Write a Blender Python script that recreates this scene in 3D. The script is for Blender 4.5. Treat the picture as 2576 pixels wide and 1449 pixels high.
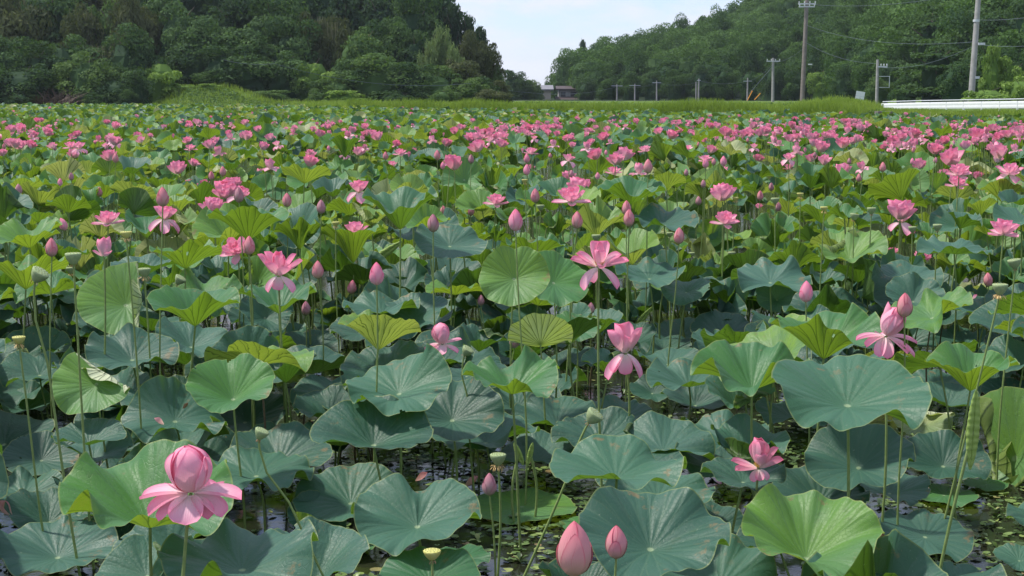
import bpy, math, random
import numpy as np
from math import radians as RAD, pi as PI
from mathutils import Matrix, Vector
for _o in list(bpy.data.objects): bpy.data.objects.remove(_o)
SC = bpy.context.scene
COL = SC.collection
# ------------------------------------------------------------------ camera
F, CX, CY, HOR, HC = 3700.0, 1288.0, 724.5, 235.0, 1.8
PITCH = math.atan((CY - HOR) / F)
cam = bpy.data.cameras.new('camera'); cam.sensor_width = 36; cam.lens = 36 * F / 2576
cam.clip_start = .1; cam.clip_end = 5000
co = bpy.data.objects.new('camera', cam); COL.objects.link(co)
co.location = (0, 0, HC); co.rotation_euler = (PI / 2 - PITCH, 0, 0)
SC.camera = co
SUN_EL, SUN_AZ = 60, -78      # azimuth from +Y towards +X
def make_world():
    w = bpy.data.worlds.new('World'); SC.world = w; w.use_nodes = True
    nt = w.node_tree; N = nt.nodes; L = nt.links; N.clear()
    out = N.new('ShaderNodeOutputWorld'); bg = N.new('ShaderNodeBackground')
    sky = N.new('ShaderNodeTexSky'); sky.sky_type = 'NISHITA'; sky.sun_disc = False
    sky.sun_elevation = RAD(SUN_EL); sky.sun_rotation = RAD(SUN_AZ); sky.dust_density = .4
    tc = N.new('ShaderNodeTexCoord'); mp = N.new('ShaderNodeMapping'); mp.inputs['Scale'].default_value = (1, 1, 3.2)
    no = N.new('ShaderNodeTexNoise'); no.inputs['Scale'].default_value = 11; no.inputs['Detail'].default_value = 8; no.inputs['Roughness'].default_value = .6
    rp = N.new('ShaderNodeValToRGB'); rp.color_ramp.elements[0].position = .41; rp.color_ramp.elements[1].position = .57
    rp.color_ramp.elements[0].color = (.20, .20, .20, 1); rp.color_ramp.elements[1].color = (.97, .97, .97, 1)
    mx = N.new('ShaderNodeMixRGB'); mx.inputs[2].default_value = (5.3, 5.6, 6.5, 1)
    L.new(tc.outputs['Generated'], mp.inputs[0]); L.new(mp.outputs[0], no.inputs[0]); L.new(no.outputs[0], rp.inputs[0])
    L.new(rp.outputs[0], mx.inputs[0]); tn = N.new('ShaderNodeMixRGB'); tn.blend_type = 'MULTIPLY'; tn.inputs[0].default_value = 1; tn.inputs[2].default_value = (.78, .88, 1.22, 1); L.new(sky.outputs[0], tn.inputs[1]); L.new(tn.outputs[0], mx.inputs[1]); L.new(mx.outputs[0], bg.inputs[0])
    bg.inputs[1].default_value = .11; L.new(bg.outputs[0], out.inputs[0])
make_world()
sl = bpy.data.lights.new('sun', 'SUN'); sl.energy = 3.3; sl.angle = RAD(3.0); sl.color = (1, .95, .86)
so = bpy.data.objects.new('sun', sl); COL.objects.link(so)
sd = Vector((math.sin(RAD(SUN_AZ)) * math.cos(RAD(SUN_EL)), math.cos(RAD(SUN_AZ)) * math.cos(RAD(SUN_EL)), math.sin(RAD(SUN_EL))))
so.rotation_euler = sd.to_track_quat('Z', 'Y').to_euler()
SC.view_settings.view_transform = 'Standard'; SC.view_settings.look = 'None'
SC.view_settings.exposure = .60; SC.view_settings.gamma = 1
SC.cycles.max_bounces = 8; SC.cycles.diffuse_bounces = 3; SC.cycles.transmission_bounces = 4; SC.cycles.volume_bounces = 0
# ------------------------------------------------------------------ projection helpers
cP, sP = math.cos(PITCH), math.sin(PITCH)
def ray(px, py):
    x, y = (px - CX) / F, -(py - CY) / F
    return np.array([x, cP + y * sP, -sP + y * cP])
def at(px, py, t): return np.array([0, 0, HC]) + t * ray(px, py)
def proj(p):
    d = np.asarray(p, float) - np.array([0, 0, HC]); t = d[1] * cP - d[2] * sP
    return CX + F * d[0] / t, CY - F * (d[1] * sP + d[2] * cP) / t, t
# ------------------------------------------------------------------ mesh + object helpers
def link(name, me, parent=None):
    o = bpy.data.objects.new(name, me); COL.objects.link(o)
    if parent is not None: o.parent = parent
    return o
def mesh(name, V, Q=None, T=None, mat=None, uv=None, tone=None, smooth=True):
    """V (n,3); Q (m,4) quads; T (k,3) tris; uv: per-vertex (n,2) or per-loop"""
    V = np.asarray(V, np.float32); fs = []; st = []; tot = []
    pos = 0
    for A, n in ((Q, 4), (T, 3)):
        if A is not None and len(A):
            A = np.asarray(A, np.int32); fs.append(A.ravel()); st.append(pos + np.arange(len(A)) * n); tot.append(np.full(len(A), n)); pos += A.size
    li = np.concatenate(fs)
    me = bpy.data.meshes.new(name); me.vertices.add(len(V)); me.vertices.foreach_set('co', V.ravel())
    me.loops.add(len(li)); me.loops.foreach_set('vertex_index', li)
    st = np.concatenate(st).astype(np.int32); me.polygons.add(len(st)); me.polygons.foreach_set('loop_start', st)
    me.polygons.foreach_set('use_smooth', np.full(len(st), smooth))
    if uv is not None:
        uv = np.asarray(uv, np.float32)
        if len(uv) != len(li): uv = uv[li]
        l = me.uv_layers.new(name='UVMap'); l.uv.foreach_set('vector', uv.ravel())
    if tone is not None:
        a = me.attributes.new('tone', 'FLOAT', 'POINT'); a.data.foreach_set('value', np.asarray(tone, np.float32))
    me.update(calc_edges=True)
    if mat: me.materials.append(mat)
    return me
def empty(name, loc):
    o = bpy.data.objects.new(name, None); COL.objects.link(o); o.location = loc; o.empty_display_size = .1; return o
class Acc:                                    # collects many shapes into the arrays of one mesh
    def __init__(s): s.V = []; s.Q = []; s.T = []; s.U = []; s.W = []; s.n = 0
    def add(s, V, Q=None, T=None, uv=None, tone=0.):
        if Q is not None and len(Q): s.Q.append(np.asarray(Q) + s.n)
        if T is not None and len(T): s.T.append(np.asarray(T) + s.n)
        s.V.append(V); s.U.append(uv if uv is not None else np.zeros((len(V), 2)))
        s.W.append(np.full(len(V), tone) if np.isscalar(tone) else tone); s.n += len(V)
    def mesh(s, name, mat, smooth=True):
        return mesh(name, np.concatenate(s.V), np.concatenate(s.Q) if s.Q else None, np.concatenate(s.T) if s.T else None,
                    mat, np.concatenate(s.U), np.concatenate(s.W), smooth)
def tube(P, R, n=8, cap=False):
    P = np.asarray(P, float); R = np.broadcast_to(np.asarray(R, float), (len(P),)); V = []
    for i in range(len(P)):
        d = P[min(i + 1, len(P) - 1)] - P[max(i - 1, 0)]; d = d / (np.linalg.norm(d) + 1e-9)
        a = np.cross(d, [0, 1, 0] if abs(d[1]) < .9 else [1, 0, 0]); a /= np.linalg.norm(a); b = np.cross(d, a)
        th = np.arange(n) / n * 2 * PI
        V.append(P[i] + R[i] * (np.cos(th)[:, None] * a + np.sin(th)[:, None] * b))
    V = np.concatenate(V); Q = []
    i = np.arange(n); j = (i + 1) % n
    for k in range(len(P) - 1): Q.append(np.stack([k * n + i, (k + 1) * n + i, (k + 1) * n + j, k * n + j], 1))
    return V, np.concatenate(Q)
def box(x0, x1, y0, y1, z0, z1):
    V = np.array([(x, y, z) for x in (x0, x1) for y in (y0, y1) for z in (z0, z1)], float)
    return V, np.array([(0, 1, 3, 2), (4, 6, 7, 5), (0, 4, 5, 1), (2, 3, 7, 6), (0, 2, 6, 4), (1, 5, 7, 3)])
# ------------------------------------------------------------------ materials
class NT:
    def __init__(s, name):
        s.m = bpy.data.materials.new(name); s.m.use_nodes = True; s.t = s.m.node_tree; s.t.nodes.clear()
        s.out = s.n('ShaderNodeOutputMaterial')
    def n(s, ty, **kw):
        x = s.t.nodes.new(ty)
        for k, v in kw.items(): setattr(x, k, v)
        return x
    def set(s, sock, v):
        if isinstance(v, bpy.types.NodeSocket): s.t.links.new(v, sock)
        elif v is not None: sock.default_value = v if not (isinstance(v, tuple) and len(v) == 3 and sock.type == 'RGBA') else (*v, 1)
    def math(s, op, a, b=None, c=None, clamp=False):
        x = s.n('ShaderNodeMath', operation=op, use_clamp=clamp); s.set(x.inputs[0], a)
        if b is not None: s.set(x.inputs[1], b)
        if c is not None: s.set(x.inputs[2], c)
        return x.outputs[0]
    def mix(s, f, a, b, bt='MIX'):
        x = s.n('ShaderNodeMixRGB', blend_type=bt); s.set(x.inputs[0], f); s.set(x.inputs[1], a); s.set(x.inputs[2], b); return x.outputs[0]
    def ramp(s, f, stops):
        x = s.n('ShaderNodeValToRGB'); e = x.color_ramp.elements
        while len(e) < len(stops): e.new(.5)
        for i, (p, c) in enumerate(stops): e[i].position = p; e[i].color = (*c, 1) if len(c) == 3 else c
        s.set(x.inputs[0], f); return x.outputs[0]
    def sstep(s, f, a, b, lo=0., hi=1.):
        x = s.n('ShaderNodeMapRange', interpolation_type='SMOOTHSTEP'); s.set(x.inputs[0], f); s.set(x.inputs[1], a); s.set(x.inputs[2], b); x.inputs[3].default_value = lo; x.inputs[4].default_value = hi; return x.outputs[0]
    def noise(s, vec, scale, detail=4, rough=.55, w=None):
        x = s.n('ShaderNodeTexNoise'); s.set(x.inputs['Vector'], vec); x.inputs['Scale'].default_value = scale; x.inputs['Detail'].default_value = detail; x.inputs['Roughness'].default_value = rough; return x.outputs[0]
    def bump(s, h, strength=.3, dist=.01):
        x = s.n('ShaderNodeBump'); x.inputs['Strength'].default_value = strength; x.inputs['Distance'].default_value = dist; s.set(x.inputs['Height'], h); return x.outputs[0]
    def bsdf(s, col, rough=.6, spec=.3, normal=None, trans=0., tcol=None, sheen=0., metal=0.):
        b = s.n('ShaderNodeBsdfPrincipled'); s.set(b.inputs['Base Color'], col); s.set(b.inputs['Roughness'], rough)
        b.inputs['Specular IOR Level'].default_value = spec; b.inputs['Metallic'].default_value = metal
        if sheen: b.inputs['Sheen Weight'].default_value = sheen; b.inputs['Sheen Roughness'].default_value = .6
        if normal is not None: s.set(b.inputs['Normal'], normal)
        o = b.outputs[0]
        if trans:
            t = s.n('ShaderNodeBsdfTranslucent'); s.set(t.inputs[0], tcol if tcol is not None else col)
            if normal is not None: s.set(t.inputs['Normal'], normal)
            m = s.n('ShaderNodeMixShader'); m.inputs[0].default_value = trans
            s.t.links.new(o, m.inputs[1]); s.t.links.new(t.outputs[0], m.inputs[2]); o = m.outputs[0]
        s.t.links.new(o, s.out.inputs[0]); return s.m
    def oc(s): return s.n('ShaderNodeTexCoord').outputs['Object']
    def rnd(s): return s.n('ShaderNodeObjectInfo').outputs['Random']
    def tone(s, obj=True):
        a = s.n('ShaderNodeAttribute'); a.attribute_type = 'OBJECT' if obj else 'GEOMETRY'; a.attribute_name = 'tone'; return a.outputs['Fac']

def leaf_material(name, per_object):
    M = NT(name); uv = M.n('ShaderNodeTexCoord').outputs['UV']; sp = M.n('ShaderNodeSeparateXYZ'); M.set(sp.inputs[0], uv)
    u, r = sp.outputs[0], sp.outputs[1]; tone = M.tone(per_object); oc = M.oc()
    n1 = M.noise(oc, 3.0 if per_object else 2.0, 3); n2 = M.noise(oc, 14, 4, .6)
    th = M.math('MULTIPLY', u, 2 * PI)
    ph = M.math('MULTIPLY_ADD', n1, 1.1, M.math('MULTIPLY', u, 21.0))
    a = M.math('ABSOLUTE', M.math('MULTIPLY_ADD', M.math('FRACT', ph), 2, -1))
    k = M.math('MULTIPLY', M.math('MAXIMUM', M.math('SUBTRACT', r, .42), 0), .85)
    a2 = M.math('ABSOLUTE', M.math('SUBTRACT', a, k))
    dist = M.math('MULTIPLY', a2, M.math('MULTIPLY', r, PI / 21))
    vein = M.sstep(dist, .002, .013, 1, 0)
    soft = M.sstep(dist, 0, .06, 1, 0)
    # small network between the veins
    cb = M.n('ShaderNodeCombineXYZ'); M.set(cb.inputs[0], M.math('MULTIPLY', M.math('COSINE', th), r)); M.set(cb.inputs[1], M.math('MULTIPLY', M.math('SINE', th), r))
    vo = M.n('ShaderNodeTexVoronoi', feature='DISTANCE_TO_EDGE'); M.set(vo.inputs['Vector'], cb.outputs[0]); vo.inputs['Scale'].default_value = 16
    net = M.sstep(vo.outputs['Distance'], 0, .06, 1, 0)
    top = M.ramp(tone, [(0, (.015, .068, .045)), (.25, (.056, .148, .110)), (.5, (.034, .152, .042)), (.72, (.085, .245, .032)), (.9, (.19, .34, .035)), (1, (.42, .44, .18))])
    top = M.mix(M.sstep(n1, .3, .7), top, M.mix(.5, top, (.062, .172, .112)))
    top = M.mix(M.math('MULTIPLY', n2, .25), top, (.06, .13, .08))
    top = M.mix(M.math('MULTIPLY', vein, .13), top, (.22, .34, .16))
    top = M.mix(M.math('MULTIPLY', net, .09), top, (.03, .08, .05))
    top = M.mix(M.sstep(r, .03, .055, .75, 0), top, (.34, .45, .25))
    und = M.ramp(tone, [(0, (.05, .095, .028)), (.45, (.07, .145, .025)), (.8, (.13, .22, .03)), (1, (.48, .48, .22))])
    if per_object:
        pa = M.n('ShaderNodeAttribute'); pa.attribute_type = 'OBJECT'; pa.attribute_name = 'pale'; und = M.mix(pa.outputs['Fac'], und, (.78, .82, .55))  # pale undersides: leaf tone, with sunlight on folded flaps put into the colour
    und = M.mix(M.math('MULTIPLY', n2, .3), und, (.08, .14, .03))
    und = M.mix(M.math('MULTIPLY', M.sstep(dist, .004, .02, 1, 0), .8), und, (.025, .05, .012))
    und = M.mix(M.math('MULTIPLY', net, .22), und, (.05, .09, .02))
    bf = M.n('ShaderNodeNewGeometry').outputs['Backfacing']
    col = M.mix(bf, top, und)
    col = M.mix(M.sstep(r, .975, .995, 0, .6), col, (.28, .33, .10))
    # blemishes: browned patches towards the rim
    sp2 = M.math('MULTIPLY', M.sstep(M.noise(oc, 9, 5, .7), .62, .68), M.sstep(r, .35, .9))
    col = M.mix(M.math('MULTIPLY', sp2, .75), col, (.23, .17, .08))
    col = M.mix(M.sstep(M.noise(oc, 120, 2, .5), .70, .76, 0, .35), col, (.45, .50, .38))  # pale dust specks, also painted glints of water beads
    col = M.mix(M.sstep(M.noise(oc, 26, 3, .6), .60, .72, 0, .28), col, (.05, .085, .03))
    h = M.math('ADD', M.math('MULTIPLY', soft, -.55), M.math('MULTIPLY', n2, .8))
    h = M.math('ADD', h, M.math('MULTIPLY', net, -.15))
    nm = M.bump(h, .30, .012)
    tc = M.mix(M.math('MULTIPLY', vein, .75), M.ramp(tone, [(0, (.08, .19, .012)), (.5, (.20, .36, .02)), (.8, (.36, .52, .03)), (1, (.48, .56, .10))]), (.05, .12, .01))
    return M.bsdf(col, .50, .42, nm, .30, tc)
M_LEAF = leaf_material('lotus_leaf', True)
M_LEAFS = leaf_material('lotus_leaf_mass', False)

def petal_material(name, tipc, midc, basec, veil=.35, ed=.5):
    M = NT(name); uv = M.n('ShaderNodeTexCoord').outputs['UV']; sp = M.n('ShaderNodeSeparateXYZ'); M.set(sp.inputs[0], uv)
    s_, t_ = sp.outputs[0], sp.outputs[1]; rn = M.rnd()
    col = M.ramp(t_, [(0, basec), (.28, tuple(.45 * b + .55 * m for b, m in zip(basec, midc))), (.55, midc), (.86, tuple(.5 * b + .5 * m for b, m in zip(tipc, midc))), (1, tipc)])
    edge = M.sstep(M.math('ABSOLUTE', M.math('MULTIPLY_ADD', s_, 2, -1)), .70 if ed < .8 else .84, 1.0, 0, ed)
    col = M.mix(M.math('MULTIPLY', edge, M.sstep(t_, .2, .6)), col, tipc)
    wv = M.math('SINE', M.math('MULTIPLY_ADD', s_, 95, M.math('MULTIPLY', M.noise(M.oc(), 30, 2), 3)))
    col = M.mix(M.sstep(wv, .2, 1, 0, .16), col, tipc)
    col = M.mix(M.math('MULTIPLY', rn, .22), col, tuple(min(1, 1.25 * c) for c in midc))
    nm = M.bump(wv, .12, .002)
    return M.bsdf(col, .55, .25, nm, veil, M.mix(.4, col, tipc))
PINK = dict(tipc=(.90, .20, .38), midc=(.95, .56, .66), basec=(.97, .93, .80))
M_PETAL = petal_material('petal_pink', **PINK)
M_PETALD = petal_material('petal_deep', (.87, .16, .33), (.92, .43, .55), (.94, .72, .68))
M_BUD = petal_material('bud_salmon', (.62, .11, .18), (.70, .32, .34), (.46, .44, .24), .2, .95)
M_BUDD = petal_material('bud_dusky', (.38, .10, .16), (.48, .26, .28), (.30, .32, .17), .12, .95)
M_FADE = petal_material('petal_faded', (.75, .28, .34), (.80, .50, .44), (.75, .62, .48))
def simple(name, c1, c2, scale=12, rough=.65, spec=.3, bump=.2, trans=0., tcol=None, sheen=0.):
    M = NT(name); n = M.noise(M.oc(), scale, 5, .6); c = M.mix(M.sstep(n, .3, .7), c1, c2)
    c = M.mix(M.math('MULTIPLY', M.rnd(), .25), c, tuple(.6 * x for x in c1))
    return M.bsdf(c, rough, spec, M.bump(n, bump, .01), trans, tcol, sheen)
M_STEM = simple('stem_green', (.17, .25, .07), (.24, .31, .10), 40, .6)
M_STEMB = simple('stem_brown', (.10, .08, .045), (.16, .13, .06), 40, .7)
M_POD = simple('seed_pod_green', (.25, .33, .16), (.34, .41, .20), 60, .6)
M_PODY = simple('seed_pod_yellow', (.50, .48, .12), (.56, .55, .20), 60, .6)
M_SEED = simple('seed', (.20, .25, .08), (.30, .30, .10), 60)
M_STAMEN = simple('stamen', (.72, .50, .22), (.60, .38, .14), 80)
M_STAMY = simple('stamen_yellow', (.85, .60, .10), (.80, .50, .08), 80)
M_DRY = simple('dry_petal', (.30, .16, .08), (.42, .26, .14), 60)
M_CONC = simple('concrete', (.27, .265, .25), (.34, .33, .32), 3, .8)
M_WOODP = simple('pole_brown', (.16, .14, .12), (.22, .19, .17), 3, .8)
M_STEEL = simple('galvanised', (.55, .57, .60), (.66, .68, .72), 4, .45, .5)
M_WHITE = simple('white_paint', (.72, .73, .74), (.78, .78, .80), 4, .5)
M_WIRE = simple('wire', (.10, .13, .16), (.14, .17, .20), 4)
M_ORANGE = simple('orange_guard', (.70, .28, .03), (.75, .36, .05), 4)
M_CREAM = simple('wall_plaster', (.42, .37, .30), (.48, .42, .34), 2, .85)
M_ROOFG = simple('roof_grey', (.20, .20, .22), (.26, .26, .28), 6, .7)
M_ROOFD = simple('roof_dark', (.07, .05, .05), (.10, .08, .08), 6, .7)
M_GLASS = simple('window_dark', (.03, .035, .04), (.05, .05, .06), 2, .2, .5)
M_BARK = simple('bark', (.09, .075, .055), (.15, .13, .10), 8, .9)
M_BAMB = simple('bamboo_culm', (.22, .22, .12), (.28, .26, .14), 8, .7)
def foliage(name, c, c2, trans=.25):
    M = NT(name); t = M.tone(False); col = M.mix(t, c, c2); n = M.noise(M.oc(), .9, 3)
    col = M.mix(M.sstep(n, .35, .7, 0, .55), col, tuple(.5 * (a + b) for a, b in zip(c, c2)))
    col = M.mix(M.math('MULTIPLY', M.rnd(), .35), col, tuple(.55 * x for x in c))
    return M.bsdf(col, .7, .10, None, trans, M.mix(.5, col, (c2[0] * 1.6, c2[1] * 1.8, c2[2] * .6)))
FOL = {'dark': foliage('foliage_dark', (.022, .056, .026), (.115, .195, .065)),
       'green': foliage('foliage_green', (.06, .12, .04), (.15, .23, .07)),
       'brown': foliage('foliage_brown', (.048, .066, .030), (.13, .150, .065)),
       'bamboo': foliage('foliage_bamboo', (.10, .16, .06), (.21, .28, .11)),
       'conifer': foliage('foliage_conifer', (.030, .062, .036), (.070, .120, .058)),
       'vine': foliage('foliage_vine', (.11, .20, .04), (.24, .35, .08)),
       'brush': foliage('dead_twigs', (.085, .065, .052), (.15, .115, .09), .05),
       'hill': foliage('foliage_hill', (.018, .050, .018), (.105, .190, .048)),
       'grass': foliage('grass_blades', (.13, .22, .03), (.31, .40, .08), .3)}
# ------------------------------------------------------------------ registry of things for labels
REG = []
def reg(o, kind, cat, px, py, w, adj, group=None, label=None, lm=None, t=0):
    o['category'] = cat
    if group: o['group'] = group
    REG.append(dict(o=o, kind=kind, px=px, py=py, w=w, adj=adj, label=label, lm=lm, t=t, group=group))
def settag(o, label, cat, group=None):
    o['label'] = label; o['category'] = cat
    if group: o['group'] = group
# ------------------------------------------------------------------ terrain
EDGE_PX = [-2500, 0, 380, 700, 1000, 1300, 1800, 2150, 2260, 2576, 5000]
EDGE_T = [118, 122, 122, 112, 92, 80, 72, 66, 58, 50, 30]
def px_of(X, Y): return CX + F * X / np.maximum(Y, 1)
def sst(x, a, b):
    x = np.clip((x - a) / (b - a), 0, 1); return x * x * (3 - 2 * x)
RS_PX = [1250, 1370, 1430, 1500, 1560, 1680, 1800, 1900, 2100, 2576, 3200]
RS_Y = [236, 205, 150, 120, 92, 62, 25, -15, -95, -250, -400]
def gz(X, Y):
    X = np.asarray(X, float); Y = np.asarray(Y, float); px = px_of(X, Y); b = Y - np.interp(px, EDGE_PX, EDGE_T)
    z = -.45 + 1.0 * sst(b, 0, 1.6) + .22 * sst(b, 4, 14)
    z += .38 * np.exp(-((px - 2100) / 95) ** 2) * sst(b, 1, 6) * (1 - sst(b, 14, 30))            # grassy mound
    z += .05 * sst(px, 2170, 2300) * sst(b, 2, 8)
    z += 1.5 * sst(px, 380, 470) * (1 - sst(px, 560, 760)) * sst(Y, 121, 131)                      # grassy slope left
    left = sst(1262 - px, 0, 330)
    z += left * sst(Y, 136, 200) * 12
    base = np.interp(px, [1300, 1500, 2050, 2300, 2576], [300, 240, 215, 150, 120])
    rid = (HC + (HOR - np.interp(px, RS_PX, RS_Y)) / F * 330) - 8.0
    z += np.maximum(rid, 0) * np.clip((Y - base) / (330 - base), 0, 1) ** .85 * (px > 1250)
    z += .75 * (1 - sst(Y, .6, 2.2))                                                                # bank we stand on
    z += .06 * np.sin(X * 1.3) * np.sin(Y * .9) * (b > 1)
    return z
def build_terrain():
    xs = np.concatenate([np.linspace(-420, -60, 40), np.linspace(-58, 40, 150), np.linspace(43, 420, 60)])
    ys = np.concatenate([np.linspace(-12, 3, 14), np.linspace(4, 44, 24), np.linspace(45, 140, 170), np.linspace(142, 350, 80), np.linspace(360, 1500, 40)])
    X, Y = np.meshgrid(xs, ys); Z = gz(X, Y); V = np.stack([X, Y, Z], -1).reshape(-1, 3)
    nx = len(xs); i, j = np.meshgrid(np.arange(nx - 1), np.arange(len(ys) - 1)); a = (j * nx + i).ravel()
    Q = np.stack([a, a + 1, a + nx + 1, a + nx], 1)
    M = NT('ground_grass'); oc = M.oc(); n = M.noise(oc, .35, 6, .7); n2 = M.noise(oc, 4, 5, .7)
    c = M.ramp(n, [(.3, (.06, .11, .022)), (.5, (.13, .21, .04)), (.7, (.19, .26, .07))]); c = M.mix(M.math('MULTIPLY', n2, .6), c, (.04, .07, .02))
    sp = M.n('ShaderNodeSeparateXYZ'); M.set(sp.inputs[0], oc)
    c = M.mix(M.sstep(sp.outputs[2], 0., .25, 1, 0), c, (.035, .03, .02)); c = M.mix(M.sstep(sp.outputs[2], 2.4, 3.6), c, (.02, .035, .015)); c = M.mix(M.sstep(sp.outputs[1], 196, 203), c, (.02, .035, .015))
    m = M.bsdf(c, .9, .1, M.bump(n2, .6, .15))
    o = link('ground', mesh('ground', V, Q, None, m)); o['kind'] = 'structure'
    xs = np.linspace(-200, 200, 41); X, Y = np.meshgrid(xs, np.linspace(-6, 200, 41)); V = np.stack([X, Y, 0 * X], -1).reshape(-1, 3)
    i, j = np.meshgrid(np.arange(40), np.arange(40)); a = (j * 41 + i).ravel(); Q = np.stack([a, a + 1, a + 42, a + 41], 1)
    M = NT('pond_water'); oc = M.oc(); n = M.noise(oc, 6, 3)
    m = M.bsdf(M.mix(n, (.012, .014, .009), (.022, .024, .014)), .10, .4, M.bump(n, .12, .02))
    o = link('water', mesh('water', V, Q, None, m)); o['kind'] = 'structure'
build_terrain()
# ------------------------------------------------------------------ lotus leaf geometry
def leaf_geo(rng, nr, ns, cup=.35, wave=.16, saddle=0., notch=0., ndir=0., bends=(), flat=.2, elong=0.):
    th = np.arange(ns) / ns * 2 * PI
    r = np.concatenate([[.025], np.linspace(0, 1, nr + 1)[1:]]) if nr > 4 else np.linspace(0, 1, nr + 1)[1:]
    def ser(ks, p=.6):
        v = sum(rng.uniform(.5, 1) / k ** p * np.cos(k * th + rng.uniform(0, 6.28)) for k in ks); return v / (np.abs(v).max() + 1e-9)
    lo, mi, hi = ser([2, 3, 4, 5]), ser([5, 7, 8, 9], .2), ser([13, 16, 19, 23], .1)
    dn = (th - ndir + PI) % (2 * PI) - PI
    Rm = 1 + .045 * ser([2, 3]) + .02 * mi + .008 * hi - notch * np.exp(-np.abs(dn / .30) ** 1.3) + elong * np.cos(2 * (th - ndir))
    amp = rng.uniform(.7, 1.0); flu = rng.uniform(0, 6.28)
    rr = r[:, None]
    fl = ser([17, 19, 21, 22, 24], 0.); f2 = ser([10, 11, 12, 14], 0.)
    wave = wave * (1.9 if nr > 14 else 1.6)
    Z = cup * rr ** 1.12 * (1 - flat * rr ** 2.5) + saddle * rr ** 2 * np.cos(2 * (th - ndir)) + wave * amp * (.62 * lo * rr ** 1.7 + .52 * mi * rr ** 3.0 + .16 * f2 * rr ** 4) \
        + wave * .12 * hi * rr ** 8 + .0042 * fl * rr * (1 - .4 * rr) - notch * .55 * np.exp(-(dn / .4) ** 2) * rr ** 2.5
    dr = np.diff(np.concatenate([[0], r]))[:, None]; dz = np.diff(np.concatenate([np.zeros((1, ns)), Z]), axis=0)
    H = np.cumsum(np.sqrt(np.maximum(dr ** 2 - .8 * dz ** 2, .06 * dr ** 2)), axis=0) * Rm
    P = np.stack([H * np.cos(th), H * np.sin(th), Z], -1).reshape(-1, 3)
    V = np.concatenate([[[0, 0, 0]], P]); nR = len(r)
    i = np.arange(ns); j = (i + 1) % ns
    T = np.stack([np.zeros(ns, int), 1 + i, 1 + j], 1); Q = []
    for k in range(nR - 1): Q.append(np.stack([1 + k * ns + i, 1 + (k + 1) * ns + i, 1 + (k + 1) * ns + j, 1 + k * ns + j], 1))
    Q = np.concatenate(Q) if Q else np.zeros((0, 4), int)
    # per-loop uv so that the angle does not wrap
    ua, ub = i / ns, (i + 1) / ns; uq = []
    for k in range(nR - 1): uq.append(np.stack([np.stack([ua, np.full(ns, r[k])], 1), np.stack([ua, np.full(ns, r[k + 1])], 1), np.stack([ub, np.full(ns, r[k + 1])], 1), np.stack([ub, np.full(ns, r[k])], 1)], 1))
    uq = np.concatenate(uq).reshape(-1, 2) if uq else np.zeros((0, 2))
    ut = np.stack([np.stack([(ua + ub) / 2, 0 * ua], 1), np.stack([ua, np.full(ns, r[0])], 1), np.stack([ub, np.full(ns, r[0])], 1)], 1).reshape(-1, 2)
    for (az, c, rho, al) in bends:           # roll a flap of the blade up over itself
        n = np.array([math.cos(az), math.sin(az)]); s = V[:, :2] @ n - c; m = s > 0; sm = s[m]; Zm = V[m, 2]
        a = np.minimum(sm / rho, al); ex = sm - a * rho
        ds = np.sin(a) * rho + ex * np.cos(a) - Zm * np.sin(a); dz_ = (1 - np.cos(a)) * rho + ex * np.sin(a) + Zm * np.cos(a)
        V[m, :2] += np.outer(ds - sm, n); V[m, 2] = dz_
    return V, Q, T, np.concatenate([uq, ut])
def chew(rg, n, V, Q, T, uv):
    """drops small patches of a blade: insect holes and torn rim bits"""
    uq = uv[:4 * len(Q)].reshape(-1, 4, 2); c = uq.mean(1); P = np.stack([c[:, 1] * np.cos(c[:, 0] * 2 * PI), c[:, 1] * np.sin(c[:, 0] * 2 * PI)], 1); keep = np.ones(len(Q), bool)
    for _ in range(n):
        r = rg.choice([rg.uniform(.5, .85), 1., 1., 1.]); a = rg.uniform(0, 6.28); q = np.array([r * math.cos(a), r * math.sin(a)]); e = rg.uniform(.012, .03) * (1.6 if r == 1 else 1)
        d = (P - q) @ np.array([[math.cos(a), -math.sin(a)], [math.sin(a), math.cos(a)]]); keep &= ((d[:, 0] / (e * 2.2)) ** 2 + (d[:, 1] / e) ** 2) > 1
    return V, Q[keep], T, np.concatenate([uq[keep].reshape(-1, 2), uv[4 * len(keep):]])
def rotm(tilt, az, spin):
    """spin about z, then lean the face by tilt degrees towards azimuth az (0 = camera, 90 = right, 180 = away)"""
    d = Vector((math.sin(RAD(az)), -math.cos(RAD(az)), 0)); ax = Vector((0, 0, 1)).cross(d)
    return np.array((Matrix.Rotation(RAD(tilt), 3, ax) @ Matrix.Rotation(spin, 3, 'Z')))
def fit(Vr, px, py, w, D, zlo, zhi, ref='c'):
    """real size, place and ray length for a unit shape that spans w px centred on px,py"""
    d0 = ray(px, py); v = Vr[:, 2] * cP + Vr[:, 1] * sP
    wu = Vr[:, 0].max() - Vr[:, 0].min(); off = np.array([(Vr[:, 0].max() + Vr[:, 0].min()) / 2, 0, 0]); vc = (v.max() + v.min()) / 2
    t = D * F / w
    for _ in range(3):
        s = t * w / F / wu; p = np.array([0, 0, HC]) + t * d0 - off * s; p = p - vc * s * np.array([0, sP, cP])
        if p[2] < zlo: t *= (HC - zlo) / (HC - p[2])
        elif p[2] > zhi: t *= (HC - zhi) / (HC - p[2])
        else: break
    return s, p, t
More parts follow.
